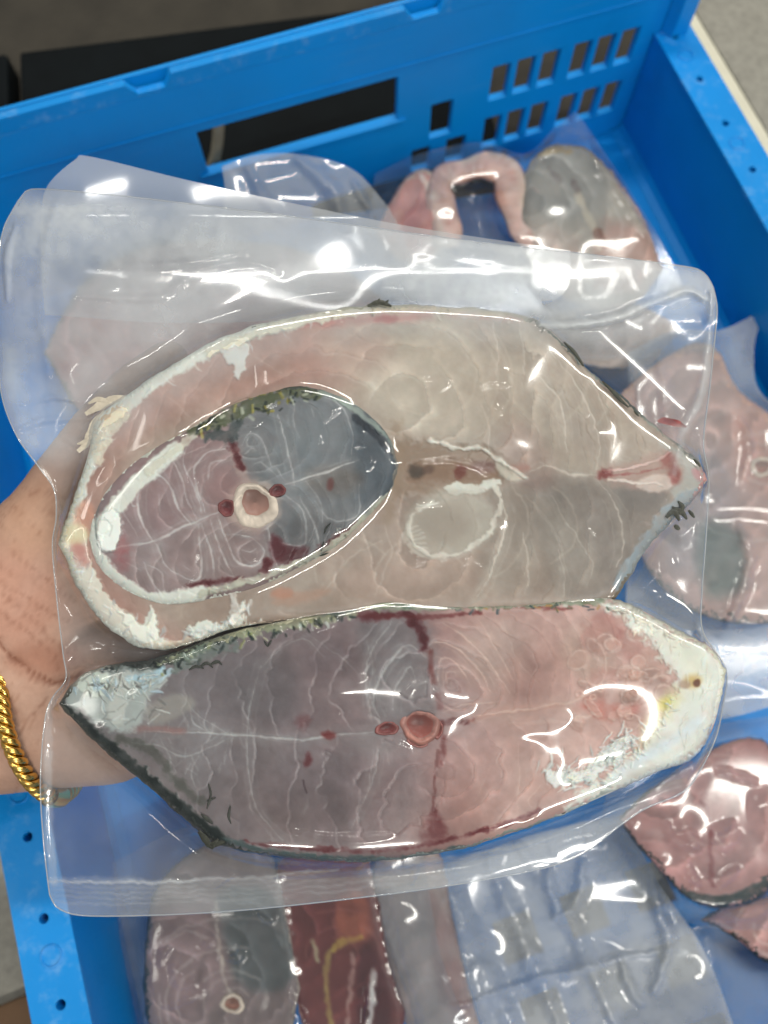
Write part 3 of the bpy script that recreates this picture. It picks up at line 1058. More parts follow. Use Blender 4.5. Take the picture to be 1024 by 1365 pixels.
RA.blob([(155, 815), (180, 826), (186, 835), (196, 824), (200, 806), (210, 822), (212, 850), (190, 858)], WHT, 1, 1, .0005, 5, brk=.1)
RA.stroke([(190, 862), (230, 860), (262, 850)], 8, (202, 194, 176), .9, 1.5, .0005, 6)
RA.blob([(248, 838), (275, 828), (300, 832), (325, 800), (322, 835), (350, 825), (340, 845), (280, 858)], WHT, 1, 1, .0007, 6, brk=.1)
RA.stroke([(308, 788), (312, 805), (314, 835)], 9, (196, 194, 186), .95, 1.2, .0007, 5)
RA.stroke([(314, 815), (328, 808), (334, 798)], 4, (198, 196, 188), .9, 1, .0006, 3)
RA.shreds([(90, 690), (120, 605), (150, 556), (230, 492), (320, 448), (420, 424)], 46, 8, 26, 1.4, 4, [(206, 210, 206), (190, 194, 190), (212, 210, 198), (170, 176, 174)], 1, jit=5, a=.6, rel=.0003)
RA.shreds([(95, 740), (110, 775), (145, 822), (190, 850), (235, 858)], 50, 6, 22, 1.4, 5, [(206, 210, 206), (190, 194, 190), (212, 210, 198), (170, 176, 174)], 2, jit=7, a=.7, rel=.0003)
RA.shreds([(250, 848), (290, 840), (335, 832)], 50, 5, 20, 1.2, 4, [(206, 210, 206), (190, 194, 190), (212, 210, 198), (170, 176, 174)], 3, jit=5)
RA.shreds([(440, 418), (520, 411), (620, 412), (700, 420)], 50, 3, 12, 1.2, 3, [(196, 188, 160), (170, 160, 130), (206, 202, 186), (110, 100, 78)], 4, jit=3)
RA.spot(112, 686, 13, 20, (190, 150, 130), .75, 5, 15)
RA.spot(108, 738, 10, 20, (178, 122, 112), .7, 7, -20, 0, 5)
RA.spot(100, 712, 18, 14, (206, 196, 160), .7, 6)
RA.spot(402, 795, 40, 8, (170, 140, 122), .5, 5, -10)
RA.spot(375, 790, 14, 7, (178, 132, 110), .6, 4)
RA.blob([(132, 715), (150, 665), (200, 612), (260, 580), (300, 556), (350, 540), (420, 532), (480, 560), (514, 620), (480, 680), (410, 738), (340, 768), (230, 790), (160, 765)], None, 1, 6, -.006, 0, 0)
CTA = [(78, 725, (206, 202, 178), 12), (120, 600, (208, 208, 194), 9), (180, 522, WHT, 8), (300, 447, WHT, 7), (400, 422, (196, 192, 172), 6), (500, 408, (150, 146, 118), 5),
       (600, 410, (186, 172, 142), 4), (690, 418, (150, 144, 118), 4), (722, 428, (66, 70, 52), 11), (745, 455, (84, 92, 84), 4), (780, 492, (120, 130, 126), 3), (830, 532, (70, 78, 72), 4), (880, 575, (150, 152, 142), 4),
       (925, 612, (130, 132, 126), 6), (943, 640, (186, 140, 136), 7), (905, 680, (130, 142, 148), 8), (860, 735, (140, 146, 146), 7), (818, 793, (120, 108, 90), 7),
       (700, 802, (150, 138, 124), 3), (560, 804, (128, 132, 112), 5), (400, 822, (170, 150, 134), 3), (250, 856, (190, 188, 172), 6), (180, 855, WHT, 8), (120, 810, WHT, 9)]
UA = [(78, 725), (96, 675), (118, 605), (130, 560), (165, 530), (230, 487), (300, 449), (400, 421), (500, 408), (600, 410), (690, 419), (735, 442), (780, 490), (830, 531), (880, 575), (925, 610), (943, 640)]
LAo = [(78, 725), (90, 748), (105, 782), (135, 826), (175, 856), (215, 866), (255, 857), (310, 838), (380, 827), (440, 824), (500, 815), (560, 820), (640, 818), (760, 812), (812, 800), (835, 775), (852, 745), (882, 706), (918, 672), (943, 640)]
RA.H += OBF.samp(SW, RA.Xr, RA.Yr)
RA.C *= np.array([1.015, 1.0, 1.0])
steakA = thing('fish_steak', held.P(512, 640, HBA), 'large pale beige fish steak at the top of the held bag', 'fish steak', 'fish steaks in the held bag')
build_steak(steakA, heldflat, UA, LAo, RA, HTA, HBA, 640, 260, CTA, OBF)
for pts, wd in (([(752, 456), (766, 470), (778, 488)], 5), ([(803, 508), (815, 520), (828, 534), (838, 543)], 5), ([(845, 548), (852, 555)], 3),
                ([(888, 690), (898, 682), (906, 694)], 8), ([(896, 676), (908, 682), (916, 692)], 7), ([(904, 668), (910, 676), (906, 686)], 6), ([(899, 700), (906, 706)], 7), ([(918, 680), (926, 690)], 6),
                ([(925, 612), (934, 622)], 4), ([(490, 408), (506, 403), (522, 408)], 7), ([(502, 406), (506, 398)], 3), ([(512, 406), (518, 400)], 3)):
    ribbon(steakA, heldflat, pts, wd, HTA + 0.0003, (62, 64, 55))

# ---- small steak tucked into its cavity
RC = RCX[0] = Raster(85, 500, 550, 830, (142, 128, 127), 21, 1.0, .75)
RC.blob([(322, 520), (430, 505), (560, 560), (560, 700), (420, 760), (360, 700), (330, 640), (308, 590)], (118, 121, 123), .95, 16)
RC.blob([(470, 560), (530, 570), (540, 660), (490, 690), (470, 640)], (82, 88, 94), .75, 14)
RC.blob([(150, 640), (250, 580), (310, 580), (310, 680), (200, 720), (150, 740)], (146, 124, 124), .6, 18)
RC.blob([(360, 700), (420, 690), (470, 700), (400, 750), (360, 740)], (98, 98, 100), .6, 10)
RC.spot(445, 640, 40, 20, (112, 104, 98), .6, 12)
RC.spot(440, 645, 5, 9, (110, 70, 66), .8, 3)
RC.mottle(.05, 6, 8, (.8, 1.1, 1.2))
RC.mottle(.16, 110, 28, (.6, 1, 1.2))
RC.mottle(.14, 50, 2)
RC.mottle(.1, 12, 3)


RC.flakes([(150, 690), (200, 610), (260, 580), (312, 560), (322, 640), (300, 672), (200, 715)], 335, 635, 17, .12, .22, .55, 70, soft=6, fade=190, wob=5)
RC.flakes([(160, 740), (210, 715), (300, 685), (335, 705), (350, 770), (250, 795), (180, 780)], 345, 735, 17, .12, .22, .6, 75, soft=6, fade=190, wob=5)
RC.flakes([(312, 560), (350, 535), (420, 522), (490, 560), (470, 610), (380, 640), (340, 645), (320, 610)], 335, 590, 18, .12, .22, .7, 80, soft=6, fade=190, wob=5)
RC.flakes([(380, 650), (470, 620), (520, 620), (510, 665), (440, 725), (370, 750), (350, 710)], 360, 720, 17, .12, .22, .7, 30, soft=6, fade=190, wob=5)
RC.stroke([(312, 600), (322, 630), (330, 650)], 11, (176, 160, 152), .6, 4, 0, 4)
RC.spot(338, 674, 37, 35, (182, 166, 156), .6, 6, 0, 0, 4)
RC.spot(300, 650, 34, 18, (150, 124, 122), .4, 14, 20)
RC.spot(420, 575, 40, 26, (126, 130, 132), .5, 20)


def zc(p):
    return [(80 + a / 2.133, 360 + b / 2.133) for a, b in p]


LC = (186, 184, 182)
for pts, w_, a_ in [
    ([(150, 790), (270, 770), (370, 720), (450, 690)], 3.5, .75), ([(640, 610), (700, 590), (770, 568), (835, 545)], 3, .85),
    ([(265, 570), (235, 600), (220, 660), (240, 730), (275, 782)], 3, .8), ([(265, 570), (310, 610), (340, 680), (372, 722)], 3, .75),
    ([(315, 530), (345, 590), (360, 650), (388, 706)], 2.6, .75), ([(360, 505), (350, 550), (385, 620), (402, 690)], 2.4, .7),
    ([(470, 508), (420, 520), (385, 560), (392, 620), (412, 690)], 2.6, .75), ([(475, 540), (430, 552), (418, 595)], 2.2, .6),
    ([(275, 780), (300, 840), (345, 870), (385, 880), (402, 850), (395, 720)], 2.4, .65), ([(402, 720), (430, 800), (440, 872)], 2.4, .7),
    ([(428, 710), (460, 800), (495, 872)], 2.4, .7), ([(450, 700), (478, 780), (510, 835), (560, 838), (582, 800), (545, 762), (490, 750)], 2.6, .75),
    ([(515, 798), (540, 803), (560, 790)], 2.2, .6), ([(240, 830), (268, 895), (300, 930)], 2, .55), ([(250, 838), (290, 862), (298, 915)], 2, .5),
    ([(515, 500), (540, 462), (572, 482), (602, 560)], 2.2, .6), ([(525, 522), (545, 508), (560, 514)], 2, .5),
    ([(622, 410), (640, 480), (658, 560), (664, 610)], 2.6, .75), ([(668, 388), (665, 430), (682, 480)], 2.2, .55),
    ([(730, 350), (800, 390), (832, 470), (826, 540)], 2.2, .5), ([(715, 395), (725, 420)], 2, .5),
    ([(640, 640), (688, 680), (700, 750), (685, 785), (600, 770)], 2.4, .6), ([(680, 640), (720, 720), (742, 795)], 2.2, .55),
    ([(725, 655), (760, 705), (810, 712), (850, 690), (852, 610)], 2.2, .45), ([(592, 735), (600, 790), (622, 850)], 3, .8),
    ([(612, 560), (640, 600)], 2, .4), ([(545, 560), (570, 545), (620, 590)], 2, .35), ([(700, 600), (740, 660), (745, 720)], 1.8, .35), ([(170, 680), (200, 720), (220, 760)], 1.8, .4),
    ([(280, 640), (285, 690)], 1.8, .35), ([(190, 830), (230, 850)], 1.6, .3), ([(350, 840), (380, 855)], 1.6, .4)]:
    septum(RC, zc(pts), w_, LC, a_)
for pts, w_ in [([(485, 488), (500, 520), (515, 560)], 8), ([(225, 578), (240, 574)], 7), ([(265, 552), (300, 540)], 7), ([(330, 500), (360, 488)], 7), ([(395, 466), (425, 458)], 6),
                ([(365, 900), (400, 892), (450, 886), (520, 880)], 6), ([(590, 835), (580, 870)], 12), ([(735, 795), (790, 760), (845, 722)], 9)]:
    RC.stroke(zc(pts), w_, DRED, .8, 3, 0, 5, brk=.7)
RC.blob(zc([(600, 755), (650, 785), (700, 790), (690, 815), (650, 832), (612, 830)]), (84, 32, 38), .85, 6, 0, 4)
RC.spot(161, 726, 14, 10, (160, 104, 104), .6, 8, 20, 0, 6, .7)
RC.spot(162, 748, 12, 12, (150, 96, 98), .55, 8, 0, 0, 6, .7)
# pale skin round it
RC.stroke(zc([(330, 510), (240, 585), (170, 660), (120, 720), (95, 790), (140, 860), (210, 915), (270, 942), (400, 920)]), 21, (204, 206, 198), 1, 2.4, .0005, 4, brk=.12)
RC.stroke(zc([(380, 470), (320, 520), (250, 575)]), 11, (196, 194, 180), .95, 1.5, .0004, 4)
RC.stroke(zc([(400, 920), (500, 895), (610, 862), (720, 812), (800, 765), (880, 690), (930, 640)]), 9, (182, 182, 168), .95, 1.5, .0005, 4)
RC.spot(146, 707, 17, 28, (208, 212, 208), 1, 2, 8, .0012, 4, 0.05)
RC.stroke([(132, 672), (128, 700), (130, 725), (136, 735)], 2, (120, 126, 124), .8, .8)
RC.stroke([(140, 690), (150, 700), (146, 715)], 2, (160, 166, 164), .6, .8)
RC.shreds(zc([(330, 510), (240, 585), (170, 660), (120, 720), (95, 790), (140, 860), (210, 915), (270, 942), (400, 920)]), 36, 6, 18, 1.2, 3, [(206, 210, 206), (190, 194, 190), (212, 210, 198), (170, 176, 174)], 5, jit=4, a=.55, rel=.0003)
RC.shreds(zc([(400, 920), (500, 895), (610, 862), (720, 812), (880, 690)]), 30, 3, 10, 1, 2.5, [(186, 186, 172), (150, 152, 142), (200, 200, 190), (120, 120, 108)], 6, jit=2.5)
# dark scaly edge on top
RC.stroke(zc([(380, 452), (450, 432), (530, 390), (600, 365), (660, 345), (735, 352)]), 17, (96, 100, 80), 1, 2, .0005, 8)
RC.stroke(zc([(420, 470), (480, 470), (500, 440)]), 16, (70, 78, 78), .85, 3, 0, 8)
for k in range(46):
    t_ = random.random()
    x_ = 380 + 350 * t_
    y_ = 455 - 105 * t_ ** 0.8 + random.uniform(-18, 22)
    q = zc([(x_, y_), (x_ + random.uniform(-14, 14), y_ + random.uniform(-22, 22))])
    RC.stroke(q, random.uniform(2, 4.5), random.choice([(34, 40, 38), (46, 54, 54), (168, 160, 96), (172, 176, 160), (60, 66, 58), (150, 140, 70)]), .85, .9, random.choice([.0004, -.0003]))
RC.stroke(zc([(735, 345), (800, 370), (860, 410), (920, 460), (945, 490)]), 8, (150, 160, 152), .9, 1.5, .0005, 5)
RC.stroke(zc([(840, 420), (900, 470), (942, 520)]), 9, (58, 62, 68), .9, 2.5, 0, 4)
RC.spot(339, 672, 24, 24, (168, 112, 92), 1, 1.5, 0, -.0035, 0, 0)
RC.spot(302, 677, 9, 8, DRED, 1, 1, 0, -.0024, 0, 0)
RC.spot(370, 654, 8, 7, DRED, 1, 1, 0, -.0024, 0, 0)
CTC = [(125, 700, WHT, 5), (160, 640, WHT, 5), (250, 575, (196, 196, 180), 4), (290, 548, (110, 114, 96), 5), (340, 525, (120, 116, 70), 5), (400, 515, (60, 66, 58), 5), (455, 528, (150, 158, 150), 4), (510, 570, (110, 118, 116), 4),
       (527, 620, (120, 118, 112), 4), (480, 695, (170, 168, 150), 4), (400, 745, (176, 176, 160), 5), (280, 798, (196, 196, 186), 5), (180, 790, WHT, 5), (135, 750, WHT, 5)]
UC = [(118, 718), (124, 688), (140, 655), (172, 620), (215, 590), (262, 566), (300, 542), (345, 526), (395, 514), (440, 522), (485, 545), (518, 580), (530, 620)]
LCo = [(118, 718), (128, 748), (152, 776), (190, 798), (230, 806), (290, 798), (350, 782), (410, 752), (450, 727), (490, 690), (520, 655), (530, 620)]
HTC = 0.0122
RC.H += OBF.samp(SW, RC.Xr, RC.Yr)
RC.C *= .98
steakC = thing('fish_steak', held.P(330, 660, HBA), 'small grey fish steak with pale ring of bone, tucked inside the large one', 'fish steak', 'fish steaks in the held bag')
build_steak(steakC, heldflat, UC, LCo, RC, HTC, HTA - 0.006, 330, 230, CTC, OBF)
vertebra(steakC, heldflat, 340, 675, 29, 30, HTC + .0004, 0, (206, 192, 176), (150, 114, 102), .0016, up=5.0)
vertebra(steakC, heldflat, 302, 677, 12, 11, HTC + .0002, 15, (116, 62, 60), (98, 40, 42), .0006, 'blood_vessel', 5)
vertebra(steakC, heldflat, 370, 654, 11, 9, HTC + .0002, -10, (112, 60, 58), (92, 38, 40), .0006, 'blood_vessel', 8)
for pts, wd in (([(432, 712), (435, 704), (441, 697)], 2.2), ([(428, 735), (432, 722)], 2.2), ([(438, 737), (426, 741)], 3)):
    ribbon(steakC, heldflat, pts, wd, HTC + .0003, (40, 46, 38))
RA.H[:] = 0

# ---- lower steak
RB = Raster(55, 770, 990, 1170, (128, 114, 112), 31, 1.0, .9)
gx_ = np.array([60, 250, 420, 540, 580, 660, 780, 900])
gc_ = np.array([(128, 120, 118), (126, 114, 113), (130, 113, 112), (140, 119, 117), (152, 124, 120), (172, 140, 133), (186, 150, 142), (192, 158, 150)], float) / 255
gxx = RB.X + fbm((RB.h, RB.w), 120, 900, 3) * 90
RB.C[:] = np.stack([np.interp(gxx, gx_, gc_[:, k]) for k in range(3)], -1)
RB.blob([(480, 830), (570, 830), (575, 950), (500, 950), (485, 890)], (124, 118, 118), .6, 14)
RB.blob([(590, 1000), (700, 985), (760, 1000), (700, 1070), (610, 1100)], (176, 138, 130), .5, 24)
RB.blob([(380, 1000), (480, 1010), (470, 1090), (380, 1090)], (106, 92, 92), .5, 24)
RB.blob([(300, 890), (380, 870), (390, 950), (310, 950)], (106, 98, 98), .5, 20)
RB.spot(450, 880, 40, 30, (108, 92, 92), .5, 20)
RB.spot(660, 870, 50, 40, (172, 150, 140), .45, 20)
RB.spot(740, 1010, 60, 24, (192, 158, 148), .4, 22, -25)
RB.spot(785, 865, 34, 40, (182, 160, 148), .5, 14, 15)
RB.spot(700, 900, 30, 40, (150, 112, 106), .4, 18)
RB.flakes([(220, 890), (400, 835), (500, 825), (560, 835), (575, 950), (500, 965), (250, 975)], 548, 905, 30, .12, .24, .8, 70, (176, 170, 168), 14, 200, 12)
RB.flakes([(585, 830), (800, 815), (840, 870), (800, 925), (640, 950), (585, 950)], 602, 912, 24, .18, .22, .8, -50, (206, 182, 170), 12, 260, 6)
RB.flakes([(230, 985), (560, 985), (575, 1120), (330, 1115), (250, 1060)], 556, 1050, 42, .08, .26, .9, 0, (172, 164, 162), 18, 260, 16)
RB.flakes([(590, 985), (850, 965), (820, 1030), (740, 1075), (590, 1120)], 596, 1030, 34, .14, .2, .9, 0, (206, 178, 168), 14, 330, 8)
RB.mottle(.05, 6, 9, (.8, 1.1, 1.2))
RB.mottle(.16, 110, 29, (.6, 1, 1.2))
RB.mottle(.14, 55, 2)
RB.mottle(.1, 13, 3)


def z7(p):
    return [(440 + a / 3.938, 800 + b / 3.938) for a, b in p]


def z5(p):
    return [(50 + a / 2.008, 760 + b / 2.008) for a, b in p]


def z6(p):
    return [(500 + a / 1.954, 760 + b / 1.954) for a, b in p]


LB, LP = (184, 180, 176), (198, 170, 158)
for pts, w_, a_ in [
    (z7([(320, 110), (270, 190), (220, 270), (190, 400), (215, 640)]), 2.6, .6), (z7([(480, 280), (440, 245), (385, 250), (300, 350), (240, 470), (230, 560), (262, 615)]), 2.8, .75),
    (z7([(450, 420), (430, 360), (405, 355), (345, 470), (330, 570)]), 2.4, .6), (z7([(470, 440), (520, 430)]), 2, .5),
    (z5([(600, 255), (575, 330), (562, 420), (562, 520), (590, 640), (655, 722)]), 2.4, .55), (z5([(600, 260), (650, 215), (710, 185), (770, 235)]), 1.8, .4),
    (z5([(385, 330), (430, 390), (520, 440)]), 2, .5), (z5([(405, 365), (418, 410), (455, 432)]), 2.6, .6), (z5([(290, 430), (420, 435), (560, 442), (700, 456), (760, 446), (905, 430)]), 3.5, .85),
    (z5([(912, 470), (900, 560), (840, 690)]), 2, .5), (z5([(250, 460), (330, 470), (400, 500), (500, 455)]), 2.4, .5), (z5([(330, 450), (355, 500), (360, 560)]), 2, .5), (z5([(290, 350), (300, 420)]), 2.4, .6),
    (z5([(430, 500), (412, 545), (425, 580)]), 2, .5), (z5([(880, 190), (900, 260), (880, 330)]), 1.8, .4), (z5([(720, 170), (830, 250), (880, 300)]), 1.6, .35),
    (z7([(230, 780), (205, 1000)]), 2, .4), (z7([(300, 780), (310, 860)]), 2, .35)]:
    septum(RB, pts, w_, LB, a_)
for pts, w_, a_ in [
    (z7([(590, 120), (720, 210), (840, 340), (942, 492)]), 2.6, .75), (z7([(520, 280), (545, 235), (585, 222), (680, 265), (780, 365), (840, 480)]), 2.6, .75),
    (z7([(566, 440), (575, 330), (600, 305), (650, 325), (710, 390), (735, 440)]), 2.4, .7), (z7([(610, 455), (618, 382), (665, 385)]), 2, .6), (z7([(780, 100), (870, 250), (962, 420)]), 2.2, .5),
    (z7([(590, 590), (700, 550), (850, 540)]), 2.4, .6), (z6([(255, 385), (330, 372), (420, 358), (500, 345), (560, 320), (600, 280), (605, 180)]), 3.5, .8),
    (z6([(510, 345), (520, 385), (600, 368)]), 3, .6), (z6([(350, 380), (450, 430)]), 2, .25), (z6([(375, 450), (375, 560), (370, 640)]), 2, .35), (z6([(330, 450), (260, 600)]), 2, .2),
    (z6([(330, 120), (370, 230), (430, 300)]), 2, .3), (z6([(480, 130), (500, 220), (560, 290)]), 2, .35), (z6([(430, 560), (400, 600), (410, 620)]), 2, .35), (z6([(560, 150), (610, 170), (670, 200)]), 2, .4),
    (z6([(610, 250), (660, 260), (700, 300)]), 2.4, .5), (z6([(640, 180), (700, 230), (720, 280)]), 2, .4), (z6([(350, 400), (520, 392)]), 6, .25), (z6([(230, 420), (290, 640)]), 6, .12)]:
    septum(RB, pts, w_, LP, a_)
# blood: mid lines and edges
RB.stroke(z7([(160, 85), (260, 75), (380, 70), (430, 100)]), 9, (90, 30, 34), .75, 5, 0, 6, brk=.6)
RB.stroke(z7([(400, 70), (450, 120), (485, 180), (495, 240)]), 12, (84, 28, 32), .85, 5, 0, 6, brk=.5)
RB.stroke(z7([(530, 270), (530, 380), (545, 430)]), 7, (112, 58, 54), .7, 3)
RB.stroke(z7([(560, 500), (575, 560)]), 8, (108, 52, 50), .7, 3)
RB.stroke(z7([(580, 650), (640, 640), (710, 635), (755, 625)]), 7, (98, 42, 42), .8, 3, -.0003, 5, brk=.5)
RB.stroke(z7([(595, 720), (590, 800), (580, 860)]), 5, (108, 50, 48), .7, 3.5, 0, 4, brk=.7)
RB.stroke([(584, 1000), (579, 1040), (577, 1085)], 3, (110, 62, 58), .7, 1.4, 0, 2)
RB.blob([(572, 1100), (578, 1078), (586, 1090), (596, 1112), (575, 1122), (562, 1115)], (98, 40, 42), .75, 7, 0, 7, .5)
RB.stroke([(330, 1122), (400, 1130), (480, 1134), (560, 1128), (640, 1108), (720, 1082)], 5, (98, 36, 40), .85, 2.5, 0, 5, brk=.8)
RB.stroke([(480, 818), (540, 822), (580, 822), (640, 815)], 6, (104, 44, 44), .7, 2.5, 0, 4)
RB.stroke([(690, 808), (760, 812)], 5, (120, 60, 56), .7, 2, 0, 3)
RB.spot(411, 1013, 5, 10, (96, 34, 38), .85, 4, 12, 0, 3)
RB.spot(404, 962, 9, 10, (112, 66, 66), .5, 7, 0, 0, 5)
RB.spot(438, 980, 10, 5, (118, 48, 46), .8, 3, 0, 0, 2)
RB.spot(505, 990, 34, 16, (140, 130, 128), .5, 9)
RB.stroke(z5([(260, 425), (330, 425), (390, 430)]), 8, (152, 110, 104), .6, 4)
RB.stroke([(405, 1040), (408, 1055)], 2, (60, 40, 44), .7, .8)
# lobes and pink folds near the belly
for x_, y_, rx, ry, an, c in [(800, 845, 24, 30, 30, (164, 112, 106)), (838, 860, 24, 16, 50, (158, 108, 102)), (858, 905, 30, 15, 5, (158, 128, 118)), (880, 880, 24, 15, 20, (168, 134, 124)),
                              (866, 948, 26, 12, -8, (156, 120, 112)), (870, 985, 28, 14, -20, (172, 134, 126)), (806, 900, 20, 10, -10, (170, 124, 116)), (792, 925, 18, 9, 0, (178, 130, 120))]:
    RB.spot(x_, y_, rx, ry, c, .5, 8, an, .0005, 5, .6)
RB.blob([(770, 942), (790, 934), (830, 940), (862, 922), (850, 945), (820, 958), (790, 952)], (182, 96, 84), .55, 8, 0, 6, .6)
RB.blob([(820, 925), (835, 905), (856, 898), (850, 920), (832, 938)], (186, 152, 142), .6, 5, .0004, 4)
for x_, y_, r in [(800, 918, 6), (790, 930, 4), (815, 912, 5), (772, 925, 5), (838, 955, 5)]:
    RB.stroke([(x_ + r * math.cos(t), y_ + r * .8 * math.sin(t)) for t in np.linspace(0, 6, 9)], 2, (202, 164, 152), .7, 1, .0004)
rl = np.random.default_rng(91)
for k in range(26):
    t_ = rl.random()
    x_, y_ = 765 + 130 * t_ + rl.normal(0, 8), 905 + rl.normal(0, 38) * (1.1 - .4 * t_)
    rx_, ry_, an_ = rl.uniform(8, 19), rl.uniform(5, 11), rl.uniform(-40, 60)
    RB.spot(x_, y_, rx_, ry_, tuple(np.array([184, 148, 138]) * rl.uniform(.84, 1.1)), .6, 3.5, an_, .0006, 3, .5)
    th_ = np.linspace(rl.uniform(0, 3), rl.uniform(4, 7), 9)
    ca_, sa_ = math.cos(math.radians(an_)), math.sin(math.radians(an_))
    RB.stroke([(x_ + rx_ * math.cos(q) * ca_ - ry_ * math.sin(q) * sa_, y_ + rx_ * math.cos(q) * sa_ + ry_ * math.sin(q) * ca_) for q in th_], 2.4, (208, 182, 172), .55, 1.4, .0003, 2, brk=.7)
RB.stroke([(630, 960), (680, 945), (730, 942), (770, 945)], 9, (178, 138, 128), .5, 4)
# fat and white membrane at the belly end
RB.blob([(790, 800), (838, 806), (880, 832), (915, 852), (950, 866), (968, 892), (962, 935), (946, 985), (915, 1016), (862, 1036), (800, 1062), (752, 1080), (770, 1060), (800, 1040), (850, 1004), (876, 968), (893, 938),
         (903, 915), (893, 890), (868, 860), (848, 838), (826, 822)], (206, 207, 199), 1, 5, .0006, 11, brk=.2, smooth=False)
RB.blob([(880, 845), (930, 862), (945, 890), (930, 925), (895, 935), (912, 905)], (210, 208, 192), .6, 14, 0, 3)
RB.blob([(862, 960), (885, 925), (905, 918), (905, 940), (880, 970), (850, 1000)], (206, 200, 160), .6, 9, 0, 6)
RB.spot(885, 938, 12, 7, (196, 186, 92), .6, 7, -30)
RB.spot(922, 908, 12, 9, (190, 152, 90), .7, 6)
RB.spot(928, 911, 5, 5, (104, 62, 44), .9, 2)
RB.spot(912, 912, 8, 6, (166, 136, 120), .8, 3)
RB.stroke([(935, 960), (900, 985), (860, 1010), (820, 1035)], 14, (196, 204, 210), .6, 6)
for k in range(26):
    x_, y_ = random.uniform(722, 835), 0
    y_ = 1062 - (x_ - 722) * .55 + random.uniform(-24, 10)
    l_ = random.uniform(8, 26)
    an = random.gauss(.6, .35)
    RB.stroke([(x_, y_), (x_ + l_ * math.cos(an), y_ - l_ * math.sin(an) * .6)], random.uniform(1.4, 3), random.choice([(206, 210, 208), (196, 198, 194), (212, 212, 204)]), .9, .9, .0006, 2)
RB.blob([(722, 1024), (745, 1028), (775, 1030), (800, 1008), (815, 990), (832, 982), (838, 1000), (820, 1020), (790, 1038), (760, 1050), (738, 1048)], (206, 208, 204), .95, 1.5, .0006, 9, brk=.1)
for k in range(26):
    x_ = random.uniform(800, 900)
    y_ = 800 + (x_ - 800) * .5 + random.uniform(-10, 6)
    RB.stroke([(x_, y_), (x_ + random.uniform(4, 14), y_ + random.uniform(-6, 6))], random.uniform(2, 4), random.choice([(212, 206, 190), (190, 186, 176), (170, 160, 150), (216, 212, 200)]), .8, .9, .0005)
RB.shreds([(726, 1036), (760, 1040), (800, 1018), (835, 990)], 90, 6, 24, 1.2, 4, [(206, 210, 206), (190, 194, 190), (212, 210, 198), (170, 176, 174)], 7, ang=-40, spread=.7, jit=9)
RB.shreds([(835, 815), (870, 840), (905, 870)], 60, 5, 18, 1.2, 4, [(212, 208, 194), (202, 196, 184), (216, 214, 202), (190, 182, 172)], 8, jit=7, a=.6)
RB.shreds([(893, 930), (870, 975), (830, 1020), (780, 1050)], 60, 5, 18, 1.2, 3.5, [(206, 210, 206), (190, 194, 190), (212, 210, 198), (170, 176, 174)], 9, jit=5)
RB.shreds([(950, 880), (945, 960), (900, 1010)], 40, 8, 30, 2, 5, [(210, 210, 200), (202, 206, 204), (206, 204, 194)], 10, ang=110, spread=.3, jit=12, a=.35)
RB.mottle(.10, 24, 71)
# fibrous tail-side tip
RB.blob([(88, 930), (112, 900), (150, 890), (205, 888), (222, 905), (200, 930), (185, 968), (150, 975), (118, 955)], (176, 178, 172), .9, 5, .0004, 6)
RB.blob([(100, 915), (120, 898), (140, 896), (150, 915), (130, 930)], (206, 206, 194), .9, 2, .0005, 4)
RB.blob([(150, 905), (175, 900), (170, 930), (160, 965), (142, 955)], (194, 190, 182), .8, 3, .0005, 4)
RB.stroke([(170, 905), (205, 900), (218, 888)], 9, (176, 196, 204), .9, 2, .0005, 5)
RB.stroke([(188, 920), (215, 905), (228, 890)], 5, (186, 200, 206), .8, 1.5, .0004, 4)
RB.blob([(195, 945), (230, 925), (260, 935), (240, 955), (205, 965)], (160, 152, 144), .7, 5)
for k in range(30):
    x_, y_ = random.uniform(110, 215), random.uniform(900, 965)
    RB.stroke([(x_, y_), (x_ + random.uniform(8, 22), y_ + random.uniform(-14, 10))], random.uniform(1.2, 3), random.choice([(206, 206, 200), (140, 136, 130), (190, 190, 186), (120, 116, 112)]), .6, 1, .0003)
for k in range(26):
    x_ = random.uniform(190, 330)
    y_ = 985 - (330 - x_) * .18 + random.uniform(-25, 55)
    RB.stroke([(x_, y_), (x_ + random.uniform(-14, 14), y_ + random.uniform(6, 20))], random.uniform(1.2, 2.4), (170, 166, 164), .35, 1.2)
RB.shreds([(110, 915), (150, 905), (200, 900)], 70, 6, 24, 1.2, 4, [(196, 196, 190), (172, 182, 188), (120, 118, 114), (178, 176, 168)], 11, ang=70, spread=.7, jit=10)
# dark top left smear; dark skin on the lower left diagonal
RB.stroke([(150, 884), (190, 882), (225, 876), (250, 866), (262, 858)], 22, (46, 50, 46), .95, 4, .0003, 8)
RB.stroke([(215, 880), (250, 872), (300, 850), (350, 838), (420, 826), (470, 815)], 13, (150, 150, 124), .9, 2.5, .0005, 7)
RB.stroke([(240, 885), (275, 868), (310, 856)], 18, (120, 128, 120), .8, 4, .0004, 9)
for k in range(70):
    t_ = random.random()
    x_ = 215 + 260 * t_
    y_ = 886 - 66 * t_ ** .8 + random.uniform(-10, 12) * (1.2 - t_)
    RB.stroke([(x_, y_), (x_ + random.uniform(-8, 8), y_ + random.uniform(-10, 10))], random.uniform(1.6, 4.5), random.choice([(34, 40, 36), (52, 60, 58), (186, 184, 158), (150, 150, 104), (196, 198, 188), (70, 76, 66)]), .8, .9, random.choice([.0005, -.0003]))
RB.stroke([(82, 940), (130, 982), (190, 1032), (245, 1080), (300, 1122)], 15, (44, 50, 46), 1, 3, .0004, 6)
RB.stroke([(160, 985), (200, 1000), (230, 1035), (270, 1068)], 12, (84, 82, 74), .7, 5, 0, 8)
